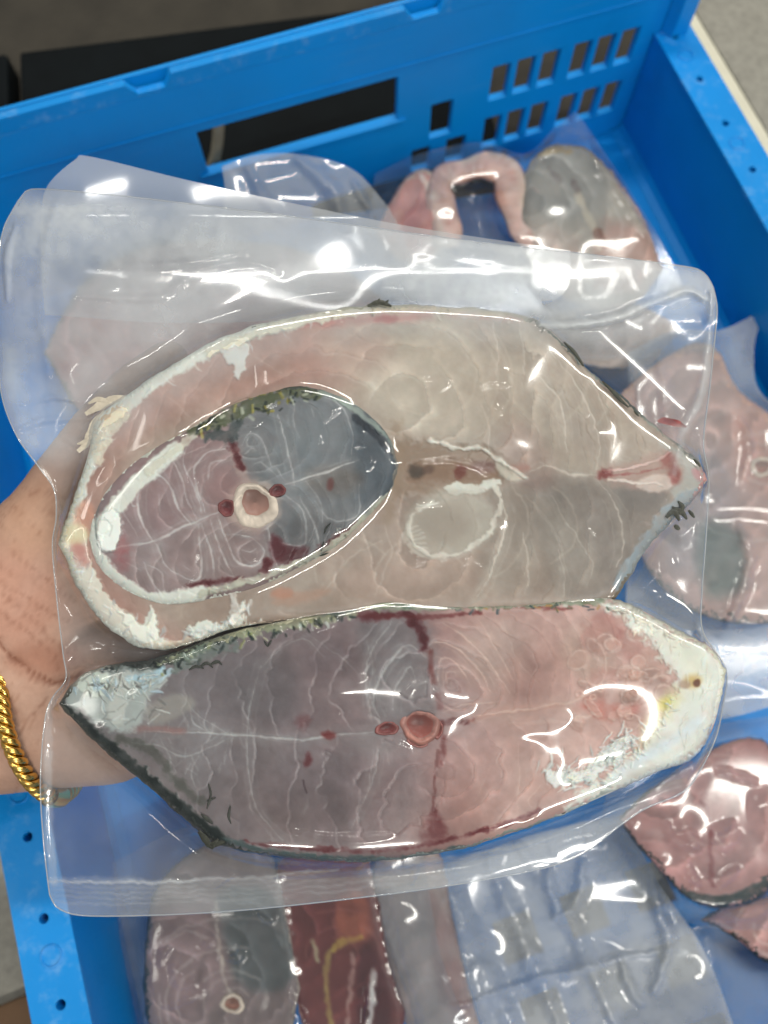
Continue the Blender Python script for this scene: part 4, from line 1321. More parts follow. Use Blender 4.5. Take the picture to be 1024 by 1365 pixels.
RB.stroke([(300, 1120), (360, 1134), (430, 1142), (520, 1144), (620, 1130)], 7, (88, 98, 96), .95, 2, .0003, 4)
RB.stroke([(480, 806), (560, 810), (640, 806), (720, 803), (800, 800)], 11, (142, 148, 130), .95, 2, .0006, 6)
for k in range(60):
    x_ = random.uniform(480, 810)
    y_ = 807 + random.uniform(-6, 6)
    RB.stroke([(x_, y_), (x_ + random.uniform(-9, 9), y_ + random.uniform(-6, 6))], random.uniform(1.4, 3.6), random.choice([(60, 76, 80), (88, 98, 84), (186, 184, 164), (196, 196, 186), (110, 112, 88), (168, 130, 84)]), .8, .9, random.choice([.0005, -.0002]))
RB.spot(508, 800, 17, 9, (140, 148, 118), .9, 2, 10, .001, 4)
RB.spot(478, 806, 16, 6, (188, 142, 88), .8, 4)
RB.spot(448, 812, 14, 6, (66, 82, 84), .85, 3, -15, 0, 3)
RB.spot(560, 967, 20, 19, (138, 60, 52), 1, 1.5, 0, -.0035, 0, 0)
RB.spot(516, 971, 11, 7, DRED, 1, 1, 0, -.0024, 0, 0)
RB.spot(557, 988, 11, 5, (150, 74, 66), 1, 1, 0, -.0015, 0, 0)
RB.spot(584, 972, 5, 9, (118, 54, 46), 1, 1, 0, -.0015, 0, 0)
CTB = [(80, 938, (60, 62, 54), 6), (110, 902, (160, 158, 146), 5), (190, 880, (44, 48, 44), 9), (250, 862, (60, 64, 56), 8), (320, 838, (150, 150, 122), 7), (400, 822, (182, 178, 150), 6), (450, 812, (90, 98, 92), 6), (500, 800, (130, 136, 110), 7),
       (560, 808, (104, 116, 110), 7), (640, 806, (128, 132, 112), 6), (720, 804, (150, 146, 128), 5), (800, 796, (196, 190, 178), 8), (850, 812, (206, 204, 190), 8), (920, 850, (210, 208, 190), 8), (965, 892, (206, 206, 188), 7), (945, 985, (198, 206, 210), 8),
       (860, 1035, (192, 198, 196), 7), (780, 1070, (176, 184, 178), 5), (700, 1102, (120, 128, 122), 4), (600, 1133, (110, 118, 116), 4), (500, 1146, (80, 92, 92), 4), (380, 1142, (54, 64, 64), 5), (290, 1126, (38, 44, 40), 8), (200, 1050, (36, 42, 38), 9), (130, 988, (40, 44, 38), 8)]
UB = [(80, 938), (95, 915), (118, 896), (160, 885), (210, 878), (260, 860), (320, 840), (400, 824), (460, 814), (520, 803), (600, 808), (700, 806), (795, 797), (850, 811), (905, 842), (945, 862), (966, 893)]
LBo = [(80, 938), (95, 956), (140, 1000), (200, 1050), (262, 1104), (300, 1128), (400, 1144), (500, 1147), (600, 1134), (680, 1111), (740, 1088), (800, 1063), (862, 1034), (918, 1012), (946, 980), (960, 935), (966, 893)]
RB.H += OBF.samp(SW, RB.Xr, RB.Yr)
RB.C *= np.interp(RB.Xr, [60, 540, 640, 990], [.95, .96, .99, .99])[..., None] * (1 + np.interp(RB.Xr, [60, 540, 680], [1, 1, 0])[..., None] * np.array([-.015, .005, .012]))
RB.C *= 1 + (np.clip((RB.C[..., 0] - RB.C[..., 1]) * 9 - .2, 0, 1) * np.interp(RB.Xr, [560, 680], [0, 1]))[..., None] * np.array([-.01, .03, .03])
steakB = thing('fish_steak', held.P(520, 970, HBA), 'pink fish steak with white fatty end, at the bottom of the held bag', 'fish steak', 'fish steaks in the held bag')
build_steak(steakB, heldflat, UB, LBo, RB, HTA + .0012, HBA, 640, 250, CTB, OBF)
HTB = HTA + .0012
vertebra(steakB, heldflat, 560, 967, 25, 24, HTB + .0003, 0, (160, 112, 102), (132, 74, 66), .0012, seed=11)
vertebra(steakB, heldflat, 516, 971, 15, 10, HTB + .0002, -8, (136, 82, 78), (108, 48, 46), .0007, 'blood_vessel', 12)
vertebra(steakB, heldflat, 557, 988, 15, 8, HTB + .0001, 5, (150, 98, 92), (134, 76, 70), .0004, 'bone_process', 13)
vertebra(steakB, heldflat, 584, 972, 7, 12, HTB + .0001, 5, (146, 92, 86), (112, 58, 52), .0004, 'bone_process', 14)
for pts, wd in (([(252, 893), (262, 888), (272, 891)], 4), ([(266, 889), (276, 884), (284, 890)], 4), ([(280, 886), (290, 882), (296, 886)], 4), 
                ([(278, 1045), (281, 1060), (276, 1078)], 3.5), ([(276, 1068), (288, 1063)], 3), ([(307, 1074), (305, 1088), (308, 1098)], 3.5), ([(352, 854), (357, 862)], 3), ([(357, 862), (362, 853)], 3), ([(268, 1085), (284, 1098)], 5),
                ([(265, 1108), (282, 1130)], 10), ([(275, 1128), (300, 1122)], 8), ([(282, 1132), (291, 1118)], 6)):
    ribbon(steakB, heldflat, pts, wd, HTB + .0004, (52, 54, 47))
for pts_, wd_ in (([(172, 530), (145, 535), (114, 552)], 13), ([(140, 548), (126, 566), (116, 590), (104, 602)], 12), ([(130, 575), (114, 588), (103, 592)], 6), ([(150, 538), (132, 532), (118, 538)], 7)):
    ribbon(steakA, heldflat, pts_, wd_, HTA - .0022, (198, 188, 170), 'membrane_flap')
# red juice trapped at the right tip of the bag
JR = Raster(865, 545, 935, 640, (150, 84, 82), 44, 1.0)
JR.mottle(.5, 8, 3)
JR.spot(893, 562, 10, 4, (112, 36, 40), .9, 5, 0, 0, 3)
JR.spot(905, 590, 16, 20, (202, 200, 190), .95, 5)
tt_, rr_ = np.meshgrid(np.linspace(0, 2 * np.pi, 24), np.linspace(0.02, 1, 10))
gx = 896 + 18 * rr_ * np.cos(tt_) * (1 + .2 * np.sin(3 * tt_))
gy = 563 + 6 * rr_ * np.sin(tt_) * (1 + .2 * np.cos(2 * tt_)) + 4 * rr_ * np.cos(tt_)
o = mesh_np('blood_clot', heldflat.P(gx, gy, .002 + JR.samp(JR.H, gx, gy)).reshape(-1, 3), gridq(10, 24), M_FLESH, steakA, JR.samp(JR.C, gx, gy).reshape(-1, 3))

# ------------------------------------------------------------------ bags


def relax(O, it, k, pin):
    """taut film over an obstacle"""
    h = np.maximum(O, 0)
    for _ in range(it):
        a = 0.25 * (np.roll(h, 1, 0) + np.roll(h, -1, 0) + np.roll(h, 1, 1) + np.roll(h, -1, 1))
        h = np.maximum(O, a * (1 - k))
        h[pin] = 0
    return h


def blur(A, n):
    for _ in range(n):
        A = 0.2 * (A + np.roll(A, 1, 0) + np.roll(A, -1, 0) + np.roll(A, 1, 1) + np.roll(A, -1, 1))
    return A


def coons(top, right, bottom, left, nx, ny):
    T, B = resample(catmull(top, 4), nx), resample(catmull(bottom, 4), nx)
    L, Rr = resample(catmull(left, 4), ny), resample(catmull(right, 4), ny)
    u = np.linspace(0, 1, nx)[None, :, None]
    v = np.linspace(0, 1, ny)[:, None, None]
    S = (1 - v) * T[None] + v * B[None] + (1 - u) * L[:, None] + u * Rr[:, None]
    S -= (1 - u) * (1 - v) * T[0] + u * (1 - v) * T[-1] + (1 - u) * v * B[0] + u * v * B[-1]
    return S[..., 0], S[..., 1]


def film_pair(root, frame, edges, nx, ny, FH, BH, HZ, R, mat, gap=0.0002, edge=True):
    X, Y = coons(*edges, nx, ny)
    e = np.minimum(np.minimum(np.arange(nx)[None], np.arange(nx)[::-1][None]) / 6.0, np.minimum(np.arange(ny)[:, None], np.arange(ny)[::-1][:, None]) / 6.0)
    e = np.clip(e, 0, 1)
    hz = R.samp(HZ, X, Y).ravel()
    f = R.samp(FH, X, Y) * e + gap
    b = -R.samp(BH, X, Y) * e - gap
    mesh_np('front_film', frame.P(X, Y, f).reshape(-1, 3), gridq(ny, nx), mat, root, floats={'haze': hz})
    mesh_np('back_film', frame.P(X, Y, b).reshape(-1, 3)[:], gridq(ny, nx), mat, root, floats={'haze': hz})
    if edge:
        ring = np.vstack([catmull(edges[0], 4)[:-1], catmull(edges[1], 4)[:-1], catmull(edges[2], 4)[::-1][:-1], catmull(edges[3], 4)[::-1][:-1]])
        ring = resample(np.vstack([ring, ring[:1]]), 420)[:-1]
        o_ = tube('sealed_edge', frame.P(ring[:, 0], ring[:, 1], np.zeros(len(ring))), 0.0003, M_EDGE, root, 6, True)
        at = o_.data.attributes.new('haze', 'FLOAT', 'POINT')
        at.data.foreach_set('value', np.full(len(o_.data.vertices), 0.35, np.float32))


TOP = [(20, 275), (32, 259), (52, 252), (170, 262), (400, 290), (600, 318), (800, 341), (905, 354), (936, 362), (950, 380)]
RGT = [(950, 380), (956, 410), (953, 450), (946, 520), (938, 590), (945, 640), (941, 720), (936, 790), (937, 842), (968, 892), (964, 940), (952, 990), (922, 1045), (900, 1062)]
BOT = [(66, 1192), (80, 1212), (130, 1221), (300, 1215), (500, 1194), (650, 1172), (760, 1146), (830, 1098), (860, 1078), (900, 1062)]
LFT = [(20, 275), (5, 305), (-1, 345), (-3, 450), (2, 525), (22, 580), (50, 620), (72, 652), (75, 690), (70, 728), (76, 800), (84, 870), (88, 905), (70, 930), (60, 960), (54, 1040), (58, 1120), (66, 1192)]
ringp = np.vstack([catmull(TOP, 8)[:-1], catmull(RGT, 8)[:-1], catmull(BOT, 8)[::-1][:-1], catmull(LFT, 8)[::-1][:-1]])
inside = poly_sd(OBF.Xr, OBF.Yr, ringp)
pin = inside < 3
GAP = 0.0008
O_ = np.where(OBF.H > -0.5, OBF.H + GAP, 0)
FH = relax(O_, 260, 0.0045, pin)
FH = np.maximum(blur(FH, 2), O_)
FH = blur(FH, 2)
BO = np.where(OBF.H > -0.5, -HBA + 0.0006, 0)
BH = blur(relax(BO, 200, 0.004, pin), 2)
sh = FH.shape
free = np.clip((np.where(OBF.H > -0.5, 0, 1)), 0, 1)
freeb = blur(free.astype(float), 10)
# slack and tension wrinkles
WR = Raster(FX0, FY0, FX1, FY1, (0, 0, 0), 77, 2.0, 0.7)
n1 = blur(fbm(sh, 44, 201, 1), 12)
FH = FH + (n1 * 0.0028) * freeb * np.clip(inside / 30, 0, 1) * np.clip(.07 + (OBF.Yr - 430) / 200, .07, 1)
FH = FH + blur(np.clip(fbm(sh, 22, 203, 1) - 0.22, 0, 1), 8) * 0.0030 * (1 - freeb)
BH = BH + fbm(sh, 30, 204, 2) * 0.002 * freeb * np.clip(inside / 30, 0, 1)
for pts, w_, a_ in [  # creases that catch the lamps
    ([(126, 357), (205, 354), (252, 350), (296, 341), (330, 338)], 8, .0010), ([(97, 394), (176, 398), (217, 395), (240, 380), (264, 362), (293, 353), (330, 349), (372, 362)], 10, .0014),
    ([(478, 328), (484, 342), (476, 365), (474, 390)], 8, .0006), ([(505, 350), (512, 372), (508, 395)], 8, .0005),
    ([(720, 434), (770, 432), (820, 424), (860, 408), (890, 396), (918, 388), (938, 398)], 12, .0034), ([(948, 392), (946, 450), (936, 520), (912, 575), (898, 630), (890, 660)], 13, .0034),
    ([(934, 660), (930, 720), (934, 770)], 6, .0012), ([(898, 705), (902, 740), (915, 775)], 7, .0014), ([(878, 720), (882, 780), (880, 820)], 7, .0012),
    ([(560, 672), (590, 671)], 4, .0008), ([(557, 614), (600, 613), (630, 620), (648, 632)], 5, .0009), ([(640, 520), (655, 513), (680, 515)], 5, .0009), ([(664, 540), (668, 552)], 6, .0009),
    ([(427, 592), (426, 572), (438, 556), (455, 546)], 6, .0010), ([(480, 576), (500, 590), (515, 610)], 5, .0009), ([(473, 598), (488, 602), (498, 618), (488, 628)], 5, .0009), ([(335, 575), (345, 562), (360, 555)], 5, .0008),
    ([(318, 858), (360, 848), (420, 838), (444, 826), (400, 830), (340, 846)], 7, .0014), ([(395, 1108), (430, 1114), (470, 1116), (520, 1112)], 8, .0014), ([(540, 926), (553, 912), (572, 914), (588, 928)], 6, .0011),
    ([(500, 990), (535, 992), (545, 998)], 5, .0009), ([(612, 752), (625, 746), (642, 754)], 5, .0009), ([(545, 752), (565, 746)], 5, .0008), ([(780, 700), (800, 730)], 4, .0007), ([(448, 958), (462, 950)], 6, .0010),
    ([(560, 512), (572, 506)], 8, .0012), ([(585, 520), (605, 510)], 6, .0010), ([(255, 640), (262, 648)], 7, .0010), ([(472, 905), (486, 900)], 6, .0010), ([(165, 560), (180, 546)], 5, .0008),
    ([(62, 940), (58, 1000), (60, 1080), (64, 1170)], 9, .0010), ([(300, 1168), (420, 1166), (560, 1150), (680, 1132), (760, 1110)], 6, .0009), ([(62, 1172), (180, 1176), (300, 1172)], 5, .0009),
    ([(225, 1115), (255, 1110)], 12, .002), ([(280, 1185), (310, 1165)], 7, .0016), ([(478, 1165), (488, 1150)], 7, .0016), ([(728, 1100), (734, 1130), (738, 1150)], 8, .0014), ([(780, 1075), (783, 1120)], 8, .0014), ([(550, 1180), (556, 1150)], 7, .0012),
    ([(120, 858), (126, 890), (130, 905)], 6, .0012), ([(92, 868), (130, 858), (170, 862)], 6, .0012), ([(96, 880), (140, 888), (180, 890)], 5, .001), ([(150, 850), (146, 880)], 5, .001),
    ([(830, 1030), (900, 1010), (950, 960)], 9, .0012), ([(700, 1110), (790, 1075), (880, 1040), (930, 1000)], 6, .0012), ([(935, 640), (944, 690)], 5, .001),
    ([(20, 300), (8, 345), (10, 400)], 10, .0018), ([(80, 262), (60, 330), (58, 420), (64, 500)], 16, .0014), ([(20, 575), (60, 560), (120, 558)], 8, .0016), ([(30, 540), (80, 530), (130, 540)], 7, .0014), ([(85, 585), (110, 600), (125, 620)], 7, .001)]:
    WR.stroke(pts, w_, None, 1.0, w_ * 0.45, a_, brk=0.25, taper=True)
FH = FH + SW * (1 - freeb) + WR.H
# milkiness of the film: thicker at seals, moist patches, doubled tail and painted ceiling reflection at the top
HZr = Raster(FX0, FY0, FX1, FY1, (0, 0, 0), 99, 2.0)
HZr.H[:] = 0.010
HZr.H += 0.048 * freeb
HZr.blob([(20, 255), (500, 300), (950, 360), (955, 420), (700, 460), (500, 450), (300, 500), (140, 600), (40, 600), (0, 520), (-10, 300)], None, 1, 22, .20, brk=.25)
HZr.blob([(600, 315), (950, 355), (950, 390), (860, 405), (700, 428), (560, 405)], None, 1, 18, .16)
HZr.blob([(60, 280), (110, 285), (250, 300), (330, 330), (200, 345), (75, 345), (30, 330)], None, 1, 10, .10, rag=14, brk=.6)
HZr.blob([(10, 290), (40, 270), (60, 300), (50, 600), (0, 520)], None, 1, 8, .08)
HZr.blob([(60, 1170), (300, 1172), (560, 1150), (760, 1105), (840, 1090), (760, 1150), (500, 1200), (150, 1225), (62, 1205)], None, 1, 3, .06, brk=.1)
HZr.blob([(480, 1160), (700, 1125), (900, 1030), (960, 950), (950, 1000), (860, 1080), (760, 1150), (560, 1190)], None, 1, 8, .10, brk=.2)
HZr.stroke([(66, 930), (64, 1060), (70, 1175)], 12, None, 1, 2, .12)
HZr.stroke([(60, 1174), (180, 1177), (300, 1172), (450, 1160)], 3, None, 1, 1.5, .25)
for k_ in range(4):
    HZr.stroke([(64, 1182 + 7 * k_), (180, 1184 + 7 * k_), (300, 1179 + 7 * k_), (500, 1160 + 7 * k_), (640, 1138 + 7 * k_), (730, 1122 + 7 * k_)], 2, None, 1, 1.0, .07, brk=.6)
HZr.stroke([(720, 434), (770, 432), (820, 424), (860, 408), (890, 396), (918, 388), (938, 398)], 9, None, 1, 3, .22)
HZr.stroke([(948, 392), (946, 450), (936, 520), (912, 575), (898, 630)], 10, None, 1, 3, .22)
HZr.stroke([(20, 280), (300, 278), (600, 322), (900, 358)], 10, None, 1, 4, .08)
HZ = np.clip(HZr.H * (1 + 1.1 * fbm(sh, 26, 401, 5)), 0, 0.75)
bag = thing('vacuum_bag', held.P(500, 700, -0.012), 'clear vacuum bag of three fish steaks held up over the crate', 'plastic bag')
film_pair(bag, held, (TOP, RGT, BOT, LFT), 420, 460, FH, BH, HZ, OBF, M_FILM)
# slack mouth of the bag folded away behind the top edge
MT = [(54, 300), (62, 250), (100, 213), (122, 209), (250, 240), (400, 273), (560, 304), (760, 334)]
X, Y = coons(MT, [(760, 334), (758, 380), (740, 400)], [(60, 420), (300, 430), (740, 400)], [(54, 300), (55, 360), (60, 420)], 160, 60)
FR = Raster(0, 180, 820, 460, (0, 0, 0), 55, 2.0)
hh = -0.020 - 0.00012 * np.clip(Y - 210, 0, 80) + FR.samp(blur(fbm((FR.h, FR.w), 45, 61, 1), 10), X, Y) * .004
mesh_np('mouth_flap', held.P(X, Y, hh).reshape(-1, 3), gridq(60, 160), M_FILM2, bag, floats={'haze': np.full(X.size, .36)})

# ------------------------------------------------------------------ hand behind the bag


def px(x, y, h):
    return Vector(heldflat.P(x, y, h * .001))


def capsule(bm, p, q, r0, r1, seg=16):
    d = q - p
    L = d.length
    m = d.to_track_quat('Z', 'Y').to_matrix()
    rings = []
    for k in range(5):
        a_ = -math.pi / 2 + math.pi / 2 * k / 4
        rings.append((r0 * math.sin(a_), r0 * math.cos(a_)))
    for k in range(5):
        a_ = math.pi / 2 * k / 4
        rings.append((L + r1 * math.sin(a_), r1 * math.cos(a_)))
    vs_ = [[bm.verts.new(p + m @ Vector((max(r, 1e-5) * math.cos(t), max(r, 1e-5) * math.sin(t), z))) for t in [2 * math.pi * j / seg for j in range(seg)]] for z, r in rings]
    for a_, b_ in zip(vs_, vs_[1:]):
        for j in range(seg):
            bm.faces.new([a_[j], a_[(j + 1) % seg], b_[(j + 1) % seg], b_[j]])
    bm.faces.new(vs_[0][::-1])
    bm.faces.new(vs_[-1])


bm = bmesh.new()
chains = [
    [(-760, 1330, -95, 42), (-420, 1160, -74, 36), (-160, 1035, -60, 31), (-20, 962, -52, 27)],
    [(-20, 935, -52, 27), (60, 905, -47, 27), (220, 860, -36, 17)],
    [(-5, 985, -53, 24), (70, 972, -46, 25), (150, 975, -40, 22), (240, 965, -34, 15)],
    [(-30, 900, -52, 25), (60, 830, -44, 26), (215, 770, -35, 16)],
    [(-10, 880, -50, 25), (35, 790, -44, 28), (62, 720, -42, 24), (88, 655, -40, 17), (128, 582, -36, 12.5), (180, 520, -32, 11), (225, 482, -29, 9)],
    [(215, 765, -35, 14), (350, 690, -28, 10), (440, 645, -23, 9), (515, 610, -21, 8)],
    [(222, 830, -35, 14), (385, 775, -28, 10.5), (490, 735, -23, 9), (575, 710, -21, 8)],
    [(228, 895, -35, 14), (385, 860, -28, 10), (480, 838, -23, 8.8), (560, 825, -21, 7.8)],
    [(236, 955, -35, 13), (350, 955, -28, 9), (425, 950, -23, 8), (485, 948, -21, 7)],
]
for ch in chains:
    for a_, b_ in zip(ch, ch[1:]):
        capsule(bm, px(*a_[:3]), px(*b_[:3]), a_[3] * .001, b_[3] * .001)
tmpm = bpy.data.meshes.new('tmp')
bm.to_mesh(tmpm)
bm.free()
to = bpy.data.objects.new('tmp', tmpm)
COL.objects.link(to)
rm = to.modifiers.new('r', 'REMESH')
rm.mode = 'VOXEL'
rm.voxel_size = 0.0017
sm = to.modifiers.new('s', 'SMOOTH')
sm.factor = 0.5
sm.iterations = 14
dg = bpy.context.evaluated_depsgraph_get()
hm = bpy.data.meshes.new_from_object(to.evaluated_get(dg))
bpy.data.objects.remove(to)
hv = np.empty(len(hm.vertices) * 3, np.float32)
hm.vertices.foreach_get('co', hv)
hv = hv.reshape(-1, 3).astype(float)
hn = np.empty(len(hm.vertices) * 3, np.float32)
hm.vertex_normals.foreach_get('vector', hn)
hn = hn.reshape(-1, 3).astype(float)
rel = (hv - CAM) @ RM
hx_, hy_ = CX + FPX * rel[:, 0] / -rel[:, 2], CY - FPX * rel[:, 1] / -rel[:, 2]
HR = Raster(-160, 520, 320, 1120, (194, 156, 136), 66, 1.0)
HR.mottle(.12, 70, 1)
HR.mottle(.12, 18, 2, (.6, 1, 1.2))
HR.spot(20, 800, 60, 70, (192, 138, 118), .5, 30)
HR.spot(50, 690, 50, 50, (190, 148, 120), .5, 30)
HR.spot(60, 880, 50, 22, (156, 100, 78), .5, 14)
crs = (112, 66, 48)
for pts, w_, a_, r_ in [([(-30, 835), (0, 862), (40, 895), (70, 908), (110, 900)], 5, .8, -.0014), ([(-40, 880), (-10, 905), (10, 930), (20, 950)], 3, .5, -.0007), ([(40, 905), (75, 912), (120, 905)], 3, .6, -.0008),
                        ([(0, 790), (30, 815), (70, 850), (100, 880)], 3, .35, -.0004), ([(-10, 770), (40, 800), (90, 830)], 2.5, .35, -.0004), ([(20, 740), (60, 770), (100, 800)], 2.5, .3, -.0004), ([(0, 815), (40, 845), (80, 880)], 2.5, .35, -.0004),
                        ([(50, 680), (80, 690), (100, 700)], 2, .3, -.0003), ([(30, 650), (60, 662), (90, 668)], 2, .25, -.0003), ([(40, 660), (66, 655), (80, 650)], 2, .3, -.0003), ([(-20, 1010), (20, 985), (60, 930)], 2.5, .4, -.0005),
                        ([(20, 1060), (28, 1010), (15, 960)], 2.5, .35, -.0005), ([(130, 570), (150, 590), (150, 610)], 3, .3, -.0004)]:
    HR.stroke(pts, w_, crs, a_, 2.0, r_, 1.5)
for k in range(70):
    x_, y_ = random.uniform(-20, 130), random.uniform(650, 1000)
    l_ = random.uniform(10, 30)
    an = random.gauss(.7, .25) if y_ < 880 else random.gauss(-1.1, .3)
    HR.stroke([(x_, y_), (x_ + l_ * .5 * math.cos(an), y_ + l_ * .5 * math.sin(an) + random.uniform(-2, 2)), (x_ + l_ * math.cos(an), y_ + l_ * math.sin(an))], 2, (138, 92, 70), .3, 1.2, -.00022)
front = np.clip((hn @ RM[:, 2]) * 4, 0, 1)
dH = HR.samp(HR.H, hx_, hy_) * front
inb = (hx_ > -150) & (hx_ < 310) & (hy_ > 530) & (hy_ < 1110)
hv2 = hv + hn * np.where(inb, dH, 0)[:, None]
hc = HR.samp(HR.C, hx_, hy_)
person = hm
off = np.array(px(60, 880, -60))
person.vertices.foreach_set('co', (hv2 - off).astype(np.float32).ravel())
at = person.attributes.new('Col', 'FLOAT_COLOR', 'POINT')
at.data.foreach_set('color', np.c_[srgb(np.clip(hc, 0, 1)), np.ones(len(hc))].astype(np.float32).ravel())
person.polygons.foreach_set('use_smooth', np.ones(len(person.polygons), bool))
person.update()
M_HAND = flesh_mat('hand_skin', 0.5, 0.0, 0.12)
person.materials.clear()
person.materials.append(M_HAND)
person.name = 'person'
po = bpy.data.objects.new('person', person)
COL.objects.link(po)
po.location = off
tag(po, 'open hand and wrist supporting the held bag from behind', 'person')

# gold rope bracelet round the wrist
wc = np.array(px(60, 955, -50))
e2 = np.array(px(92, 1055, -50)) - wc
e2 /= np.linalg.norm(e2)
e1 = RM[:, 2] - e2 * (RM[:, 2] @ e2)
e1 /= np.linalg.norm(e1)
ax = np.cross(e1, e2)
brace = thing('bracelet', wc, 'twisted gold rope bracelet round the wrist', 'bracelet')
NB = 620
th = np.linspace(0, 2 * np.pi, NB, endpoint=False)
RWx, RWy = 0.0338, 0.0350
skew = 0.0
cpath = wc + np.cos(th)[:, None] * e1 * RWx + np.sin(th)[:, None] * e2 * RWy + ax * (skew * np.sin(th))[:, None]
rad = np.cos(th)[:, None] * e1 + np.sin(th)[:, None] * e2
tw = 18
for k in range(3):
    for j, dr in enumerate((0.0, 0.42)):
        ph = th * tw + 2 * math.pi * k / 3 + dr
        P_ = cpath + 0.0022 * (np.cos(ph)[:, None] * rad + np.sin(ph)[:, None] * ax)
        tube('rope_strand', P_, 0.00122, M_GOLD, brace, 7, True)
ic = int(NB * 0.165)
tube('end_cap', cpath[ic:ic + 30], 0.0042, M_GOLD, brace, 16)

# ------------------------------------------------------------------ bags of fish lying in the crate


def quad_bag(name_label, frame, edges, steaks_h, nx, ny, seed, haze=.10, slack=.006, mat=M_FILM2, relx=120, res=3.0, creases=(), k=.006):
    e = np.vstack([np.array(q, float) for q in edges])
    R_ = Raster(e[:, 0].min() - 15, e[:, 1].min() - 15, e[:, 0].max() + 15, e[:, 1].max() + 15, (0, 0, 0), seed, res)
    ring_ = np.vstack([catmull(edges[0], 8)[:-1], catmull(edges[1], 8)[:-1], catmull(edges[2], 8)[::-1][:-1], catmull(edges[3], 8)[::-1][:-1]])
    ins_ = poly_sd(R_.Xr, R_.Yr, ring_)
    O2 = np.zeros((R_.h, R_.w))
    for outline, ht in steaks_h:
        sd_ = poly_sd(R_.Xr, R_.Yr, outline[::3])
        O2 = np.maximum(O2, np.where(sd_ > -3, ht + .0012 + .4 * edge_h(sd_), 0))
    F_ = blur(relax(O2, relx, k, ins_ < 3), 2)
    fr_ = blur((O2 <= 0).astype(float), 6)
    env = np.clip(ins_ / 25, 0, 1)
    F_ = F_ + (blur(np.abs(fbm((R_.h, R_.w), 80 / res, seed + 3, 1)), 7) * slack * (.2 + .8 * fr_) + blur(np.clip(fbm((R_.h, R_.w), 46 / res, seed + 8, 1) - .12, 0, 1), 6) * .006 * (1 - fr_)) * env
    for pts, w_, a_ in creases:
        R_.stroke(pts, w_, None, 1, w_ * .45, a_, brk=.2, taper=True)
    F_ = F_ + R_.H
    hz_ = np.full((R_.h, R_.w), haze * .9) * (1 + .5 * fbm((R_.h, R_.w), 60 / res, seed + 61, 3)) * (.85 + .3 * R_.brk) * (.45 + .55 * fr_)
    c_ = ring_.mean(0)
    root_ = thing('vacuum_bag', frame.P(c_[0], c_[1], 0.0), name_label, 'plastic bag', 'bags of fish in the crate')
    X, Y = coons(*edges, nx, ny)
    f = R_.samp(F_, X, Y) + .0004
    mesh_np('front_film', frame.P(X, Y, f).reshape(-1, 3), gridq(ny, nx), mat, root_, floats={'haze': R_.samp(hz_, X, Y).ravel()})
    mesh_np('back_film', frame.P(X, Y, -.0006 + 0 * X).reshape(-1, 3), gridq(ny, nx), mat, root_, floats={'haze': R_.samp(hz_, X, Y).ravel()})
    return root_


def simple_steak(label, frame, up, lo, base, seed, ctrl, bone=None, h=.016, zones=(), strokes=(), nx=150, ny=110, arcs=10, line=(196, 186, 180)):
    a_ = np.vstack([up, lo]).astype(float)
    R_ = Raster(a_[:, 0].min() - 20, a_[:, 1].min() - 20, a_[:, 0].max() + 20, a_[:, 1].max() + 20, base, seed, 1.5)
    for poly, c, al, so in zones:
        R_.blob(poly, c, al, so, 0, 4)
    R_.mottle(.2, 50, 1)
    R_.mottle(.14, 14, 2)
    r_ = np.random.default_rng(seed)
    cx_, cy_ = bone if bone else a_.mean(0)
    q_ = np.vstack([np.array(up, float), np.array(lo, float)[::-1]])
    R_.flakes(q_, cx_ - 70, cy_ - 30, 32, .14, .3, .8, r_.uniform(0, 90), line, 12, 260, 10)
    R_.shreds(up, 34, 5, 18, 1.6, 4, [(206, 196, 184), (186, 150, 140), (170, 160, 150)], seed + 4, jit=6, a=.35)
    for _ in range(5):
        p_ = a_.mean(0) + r_.normal(0, 30, 2)
        R_.spot(p_[0], p_[1], r_.uniform(6, 22), r_.uniform(4, 12), tuple(np.array(base) * r_.uniform(.7, 1.12)), .5, 6, r_.uniform(0, 180), 0, 6, .6)
    for k in range(arcs):
        r0 = 20 + 13 * k + r_.uniform(-4, 4)
        s0 = r_.uniform(0, 360)
        t_ = np.radians(np.linspace(s0, s0 + r_.uniform(60, 150), 10))
        R_.stroke(np.stack([cx_ + r0 * 1.2 * np.cos(t_), cy_ + r0 * np.sin(t_)], -1), 2.6, line, .4, 1.4, -.0003)
    for pts, w_, c, al in strokes:
        R_.stroke(pts, w_, c, al, 1.6, .0003, 3)
    if bone:
        R_.spot(bone[0], bone[1], 12, 11, (150, 104, 88), 1, 1, 0, -.0035, 0, 0)
    root_ = thing('fish_steak', frame.P(a_[:, 0].mean(), a_[:, 1].mean(), 0), label, 'fish steak', 'fish steaks in the crate')
    out = build_steak(root_, frame, up, lo, R_, h, .001, nx, ny, ctrl)
    if bone:
        vertebra(root_, frame, bone[0], bone[1], 15, 14, h + .0004, 0, (206, 190, 172), (150, 104, 88), .0016, seed=seed)
    return root_, out


F1 = flat(.014, (-.17, -.06))
